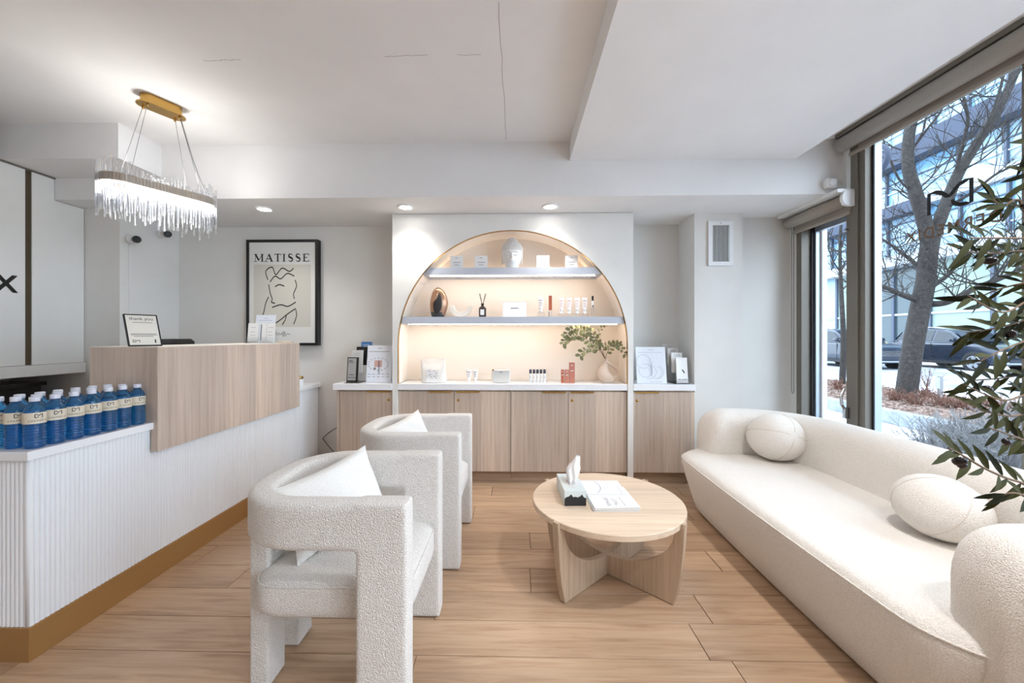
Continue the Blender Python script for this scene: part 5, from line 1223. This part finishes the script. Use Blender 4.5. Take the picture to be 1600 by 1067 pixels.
big.append((limb([(1492, 285, TD + .2), (1500, 240, TD + .1), (1512, 190, TD), (1505, 150, TD)], 0.035, 0.02), .02))
big.append((limb([(1510, 250, TD + .2), (1545, 190, TD), (1565, 130, TD), (1570, 90, TD)], 0.03, 0.015), .015))
big.append((limb([(1432, 305, TD), (1405, 280, TD - .2), (1385, 235, TD - .3), (1376, 200, TD - .3)], 0.02, 0.010), .01))
big.append((limb([(1420, 240, TD), (1450, 200, TD - .2), (1472, 170, TD - .3), (1480, 130, TD - .3)], 0.022, 0.010), .01))
big.append((limb([(1478, 325, TD), (1520, 300, TD - .3), (1560, 270, TD - .4), (1610, 250, TD - .5)], 0.03, 0.012), .012))
# fine twigs
rw = random.Random(31); mb = MB()
def grow(p, d, L, r, depth):
    q = p; pts = [p]; n = 3
    for k in range(n):
        d = (d + Vector((rw.uniform(-.3, .3), rw.uniform(-.3, .3), rw.uniform(-.15, .32)))).normalized(); q = q + d * (L / n); pts.append(q)
    mb.tube(pts, [r, r * .8, r * .6, r * .4], 4)
    if depth:
        for k in range(3):
            a = pts[rw.randrange(1, 4)]; grow(a, (d + Vector((rw.uniform(-.9, .9), rw.uniform(-.9, .9), rw.uniform(-.3, .7)))).normalized(), L * rw.uniform(.5, .75), r * .6, depth - 1)
for cv, r in big:
    for k in range(13):
        i = rw.randrange(len(cv) // 5, len(cv)); grow(cv[i], Vector((rw.uniform(-1, 1), rw.uniform(-1, 1), rw.uniform(-.2, .9))).normalized(), rw.uniform(.5, 1.1), min(r * .5, 0.016), 2)
tw = part('twigs', mb, 'bark', tr); tw['kind'] = 'stuff'
# ---- a second thinner trunk seen through the casement
t2b = P(1316, 600, 9.5); t2b.z = 0.136
t2 = thing('bare_young_tree', 'slim bare street tree seen through the narrow casement window', 'tree', t2b)
cv = [Vector(p) for p in curve([(t2b.x, t2b.y, 0.134), (t2b.x + .03, t2b.y, 1.2), (t2b.x, t2b.y + .03, 2.4), (t2b.x - .05, t2b.y, 3.6), (t2b.x + .05, t2b.y, 5.2)], 5)]
part('trunk', MB().tube(cv, [.07 - .0025 * i for i in range(len(cv))], 10), 'bark', t2, True)
mb = MB()
for k in range(16):
    i = rw.randrange(9, len(cv)); grow(cv[i], Vector((rw.uniform(-1, 1), rw.uniform(-1, 1), rw.uniform(-.1, .6))).normalized(), rw.uniform(.8, 1.5), .018, 2)
tw = part('twigs', mb, 'bark', t2); tw['kind'] = 'stuff'
# ---- twiggy shrubs
def shrub(x, y, z, h, sp, n, m, label, group, seed):
    r_ = random.Random(seed); o = thing('twiggy_shrub', label, 'shrub', (x, y, z), 0, group); b = MB()
    for k in range(n):
        a = r_.uniform(0, 6.28); ln = r_.uniform(.5, 1) * h; tilt = r_.uniform(0.1, 1.15) * sp; p = Vector((x + r_.uniform(-.08, .08), y + r_.uniform(-.08, .08), z)); pts = [p]; d = Vector((math.cos(a) * tilt, math.sin(a) * tilt, 1)).normalized()
        for j in range(4):
            d = (d + Vector((r_.uniform(-.25, .25), r_.uniform(-.25, .25), r_.uniform(-.2, .15)))).normalized(); p = p + d * ln / 4; pts.append(p)
            if j:
                for _ in range(2):
                    e = (d + Vector((r_.uniform(-.9, .9), r_.uniform(-.9, .9), r_.uniform(-.5, .5)))).normalized(); b.tube([p, p + e * ln * .22], [.003, .0015], 3)
        b.tube(pts, [.006, .005, .004, .003, .002], 3)
    tw_ = part('twigs', b, m, o); tw_['kind'] = 'stuff'
    return o
gk = 'frosty grey shrubs below the window'
for i, (px, py, d, h) in enumerate(((1460, 715, 3.9, .50), (1510, 730, 3.6, .50), (1570, 745, 3.4, .52), (1545, 700, 4.4, .5), (1600, 720, 3.9, .52), (1490, 690, 4.7, .42), (1590, 690, 4.7, .5))):
    p = P(px, py, d); shrub(p.x, p.y, -0.03, h, 1.0, 110, 'shrub_grey', 'frosty grey twiggy shrub between the window and the kerb', gk, 50 + i)
gr_ = 'reddish dry shrubs in the bed'
for i, (px, d) in enumerate(((1400, 7.0), (1430, 6.6), (1470, 6.4), (1500, 6.2), (1530, 6.0), (1560, 6.3), (1585, 5.8), (1445, 7.4), (1310, 8.5))):
    p = P(px, 640, d); x = min(max(p.x, 5.95), 8.3); shrub(x, p.y, 0.13, .26, 1.1, 45, 'shrub_red', 'reddish dry twiggy shrub growing in the mulched bed', gr_, 80 + i)
p = P(1450, 620, 7.6); shrub(p.x, p.y, 0.13, .62, .35, 14, 'shrub_red', 'tall thin dry stalk plant in the bed beside the tree', 'single stalk plant', 99)
# ---- plate on a post, hydrant, hanging ring
p = P(1469, 624, 7.2)
pm = thing('marker_post', 'small grey plate on a short post in the bed', 'post', (p.x, p.y, 0.13))
part('post', MB().box(-0.035, 0.035, -0.02, 0.02, 0, 0.42), 'post_grey', pm, local=True)
part('plate', MB().box(-0.015, 0.005, -0.10, 0.10, 0.20, 0.40).xf(Matrix.Translation((-0.04, 0, 0)) @ Matrix.Rotation(R(-35), 4, 'Z')), 'frame_silver', pm, local=True)
p = P(1383, 560, 20.5)
hy = thing('fire_hydrant', 'pale yellow fire hydrant on the far pavement behind the car', 'hydrant', (p.x, p.y, -0.03))
part('barrel', MB().lathe([(0.17, 0), (0.17, 0.06), (0.12, 0.08), (0.12, 0.75), (0.16, 0.78), (0.16, 0.84), (0.12, 0.95), (0.05, 1.03)], (0, 0, 0), 18), 'hydrant_yellow', hy, True, local=True)
for s in (-1, 1): part('outlet', MB().lathe([(0.065, s * 0.10), (0.065, s * 0.2)], (0, 0, 0.60), 12, 'y'), 'hydrant_yellow', hy, True, local=True)
rc_ = P(1369, 251, 3.25)
rg = thing('hanging_ring_sign', 'round dark ring hanging outside the top corner of the big window', 'ring', (rc_.x, rc_.y, rc_.z - 0.13))
part('outer_ring', MB().tube([(0.0, 0.105 * math.cos(a), 0.13 + 0.105 * math.sin(a)) for a in [2 * math.pi * k / 40 for k in range(40)]], 0.020, 10, True), 'facade_dark', rg, True, local=True)
part('inner_ring', MB().tube([(0.02, 0.068 * math.cos(a), 0.13 + 0.068 * math.sin(a)) for a in [2 * math.pi * k / 32 for k in range(32)]], 0.007, 8, True), 'facade_dark', rg, True, local=True)
part('hanger', MB().tube([(0, 0, 0.235), (0, 0, 0.30), (XR + 0.20 - rc_.x, 0, 0.30)], 0.006, 6), 'wire', rg, True, local=True)

# ---- parked cars (nose towards -y)
def car(label, loc, paint, flip=1):
    t = thing('car', label, 'car', loc)
    Lr = 2.12      # half length
    # lower body stations: (y, half width, z_sill, z_belt)
    st = [(-2.12, .62, .38, .72), (-2.05, .76, .26, .86), (-1.85, .86, .22, .95), (-1.3, .90, .22, 1.01), (-0.75, .90, .24, 1.06), (0.0, .90, .24, 1.06), (0.9, .90, .24, 1.09), (1.6, .88, .26, 1.12), (1.95, .84, .30, 1.10), (2.08, .76, .40, .98), (2.12, .70, .48, .85)]
    rings = []
    for y, hw, zs, zb in st:
        m = (zs + zb) / 2
        rings.append([(x, y, z) for x, z in ((-hw * .86, zs), (-hw, zs + .10), (-hw * 1.01, m), (-hw * .985, zb - .08), (-hw * .90, zb), (hw * .90, zb), (hw * .985, zb - .08), (hw * 1.01, m), (hw, zs + .10), (hw * .86, zs))])
    part('body', MB().loft(rings), paint, t, local=True, bevel=0.02, seg=2, ang=25)
    gh = [(-0.98, .78, 1.03, 1.05), (-0.35, .72, 1.05, 1.50), (-0.1, .70, 1.05, 1.60), (0.5, .69, 1.05, 1.66), (1.2, .68, 1.05, 1.62), (1.65, .66, 1.08, 1.52), (1.98, .70, 1.08, 1.12)]
    rings = [[(x, y, z) for x, z in ((-.84, zb), (-hw, zt - .05), (-hw + .08, zt), (hw - .08, zt), (hw, zt - .05), (.84, zb))] for y, hw, zb, zt in gh]
    part('cabin', MB().loft(rings), paint, t, local=True, bevel=0.02, seg=2, ang=25)
    for s in (-1, 1):
        # side glass: slanted polygons just outside the cabin skin
        def sx(z, y): k = (z - 1.05) / 0.5; return s * (.845 - .145 * k)
        for poly in ([(-0.80, 1.10), (-0.28, 1.46), (0.12, 1.55), (0.18, 1.12)], [(0.26, 1.12), (0.22, 1.555), (0.95, 1.56), (1.05, 1.14)], [(1.13, 1.15), (1.05, 1.55), (1.50, 1.47), (1.72, 1.20)]):
            vs = [(sx(z, y) + s * .004, y, z) for y, z in poly]; vs2 = [(sx(z, y) + s * .012, y, z) for y, z in poly]; n = len(poly)
            part('side_window', MB().add(vs + vs2, [(0, 1, 2, 3), (7, 6, 5, 4)] + [(i, (i + 1) % n, n + (i + 1) % n, n + i) for i in range(n)]), 'car_glass', t, local=True)
        part('mirror', MB().box(min(s * .88, s * 1.04), max(s * .88, s * 1.04), -0.72, -0.58, 1.10, 1.24), paint, t, local=True, bevel=0.03)
        part('sill_trim', MB().box(min(s * .86, s * .915), max(s * .86, s * .915), -0.95, 0.95, .22, .34), 'trim_black', t, local=True)
        for y in (-0.62, 0.22, 1.0): part('door_gap', MB().box(min(s * .895, s * .912), max(s * .895, s * .912), y - .006, y + .006, .36, 1.04), 'trim_black', t, local=True)
        for y in (0.08, 0.86): part('door_handle', MB().box(min(s * .90, s * .93), max(s * .90, s * .93), y - .10, y + .08, .90, .94), paint, t, local=True, bevel=0.008)
        for y in (-1.31, 1.31):
            part('wheel_arch', MB().lathe([(.40, s * .78), (.40, s * .918)], (0, y, .34), 28, 'x'), 'trim_black', t, local=True)
            wh = part('wheel', MB().lathe([(.24, s * .74), (.335, s * .74), (.34, s * .77), (.34, s * .92), (.33, s * .935), (.245, s * .937), (.235, s * .90)], (0, y, .325), 32, 'x'), 'tyre', t, True, local=True)
            rm = MB().lathe([(.238, s * .905), (.245, s * .934), (.225, s * .938), (.215, s * .915)], (0, y, .325), 28, 'x')
            for k in range(5):
                a = R(72 * k + 18); ca_, sa = math.cos(a), math.sin(a); pv = [(-.05, .05), (.05, .05), (.075, .22), (-.075, .22)]
                vs = [(s * q, y + u * -sa + v * ca_, .325 + u * ca_ + v * sa) for q in (.918, .935) for u, v in pv]
                rm.add(vs, [(0, 1, 2, 3), (7, 6, 5, 4), (0, 1, 5, 4), (1, 2, 6, 5), (2, 3, 7, 6), (3, 0, 4, 7)])
            part('rim', rm, 'rim', wh, local=True)
        part('headlight', MB().box(min(s * .52, s * .80), max(s * .52, s * .80), -2.10, -1.92, .62, .74), 'lamp_clear', t, local=True, bevel=0.02)
        part('tail_light', MB().box(min(s * .60, s * .87), max(s * .60, s * .87), 1.92, 2.10, .86, .98), 'lamp_red', t, local=True, bevel=0.02)
        part('roof_rail', MB().tube([(s * .62, -0.05, 1.63), (s * .62, 0.5, 1.69), (s * .62, 1.3, 1.64)], .016, 6), 'chrome', t, True, local=True)
    part('windscreen', MB().add([(-.74, -0.93, 1.09), (.74, -0.93, 1.09), (.64, -0.38, 1.50), (-.64, -0.38, 1.50)], [(0, 1, 2, 3)]).xf(Matrix.Translation((0, -0.03, 0.02))), 'car_glass', t, local=True)
    part('rear_window', MB().add([(-.62, 1.70, 1.49), (.62, 1.70, 1.49), (.68, 1.97, 1.16), (-.68, 1.97, 1.16)], [(0, 1, 2, 3)]).xf(Matrix.Translation((0, 0.02, 0.01))), 'car_glass', t, local=True)
    part('grille', MB().box(-.42, .42, -2.135, -2.09, .52, .74), 'trim_black', t, local=True)
    for k in range(5): part('grille_bar', MB().box(-.42, .42, -2.145, -2.13, .54 + .045 * k, .552 + .045 * k), 'chrome', t, local=True)
    part('front_bumper', MB().box(-.78, .78, -2.10, -1.95, .28, .44), 'rim', t, local=True, bevel=0.03)
    return t
car('dark blue suv parked along the street beyond the bare tree', (18.1, 16.35, -0.015), 'car_blue')
car('dark car on the street seen through the narrow casement window', (14.6, 17.6, -0.015), 'car_dark')

# ---- building across the street
XB = 24.0
bd = thing('office_building', 'pale glass-fronted office building across the street', 'building', (XB, 25, -0.03))
part('core', MB().box(XB + 0.6, XB + 8, 2, 62, -0.03, 27), 'facade_dark', bd)
HB = [(-0.03, 5.6), (6.2, 9.0), (9.7, 12.6), (13.3, 16.2), (16.9, 19.8), (20.5, 23.4)]
for i, z in enumerate((5.6, 9.0, 12.6, 16.2, 19.8, 23.4)):
    part('floor_band', MB().box(XB - (0.9 if i in (0,) else 0.25), XB + 0.6, 2, 62, z, z + 0.62), 'facade_white', bd)
    if i in (1, 2): part('overhang', MB().box(XB - 1.0, XB - 0.26, 11 if i == 2 else 23, 27.0 if i == 2 else 40, z - 0.9 if i == 2 else z - .4, z + 0.3), 'facade_dark', bd)
rb = random.Random(8)
for fl, (z0, z1) in enumerate(HB):
    y = 9.0; 
    while y < 46:
        w_ = rb.choice((1.7, 2.1, 2.4)) if fl else rb.choice((1.5, 2.2, 3.0))
        if fl == 0:
            k = rb.random(); m = 'facade_panel' if k < .42 else ('shop_glass' if k < .75 else 'facade_glass_pale')
            part('shop_panel', MB().box(XB + 0.1, XB + 0.3, y + .06, y + w_ - .06, 0.0, z1), m, bd)
            part('shop_transom', MB().box(XB + 0.02, XB + 0.12, y, y + w_, 2.6, 2.72), 'facade_white', bd)
            part('column', MB().box(XB - 0.02, XB + 0.4, y - .08, y + .08, 0.0, z1), 'facade_mullion', bd)
        else:
            pn = part('window_pane', MB().box(XB + 0.18, XB + 0.22, y + .05, y + w_ - .05, z0, z1), 'facade_glass_pale' if rb.random() < .55 else 'facade_glass', bd)
            part('mullion', MB().box(XB + 0.02, XB + 0.35, y - .06, y + .06, z0, z1), 'facade_mullion', bd)
            for zr in (0.7, 1.3, 2.1): part('window_rail', MB().box(XB + 0.08, XB + 0.3, y + .06, y + w_ - .06, z0 + zr, z0 + zr + 0.07), 'facade_mullion' if zr > 1 else 'facade_white', bd)
        y += w_
# ---- unseen downlights added to brighten the room, built like the soffit ones
for i, (x, y) in enumerate(((1.25, 1.12), (1.25, 0.15), (1.25, -0.95), (-2.3, -1.0))):
    z = HD if x > .4 else HC
    t = thing('downlight', 'added unseen downlight in the ceiling that brightens the room', 'downlight', (x, y, z - 0.012), 0, 'added unseen downlights')
    part('trim_ring', MB().lathe([(0.048, 0.012), (0.048, 0.004), (0.066, 0.0), (0.070, 0.004), (0.070, 0.012)], (0, 0, 0), 28, caps=False), 'device_white', t, True, local=True)
    part('lens', MB().lathe([(0.05, 0.006), (0.05, 0.011)], (0, 0, 0), 24), 'lamp_face', t, local=True)
    ld = D.lights.new('downlight_beam', 'SPOT'); ld.energy = 52 if x > 0 else 44; ld.color = (1, 0.97, 0.95); ld.spot_size = R(150); ld.spot_blend = 1.0; ld.shadow_soft_size = 0.05
    lo = D.objects.new('downlight_beam', ld); COL.objects.link(lo); lo.parent = t; lo.location = (0, 0, -0.012)
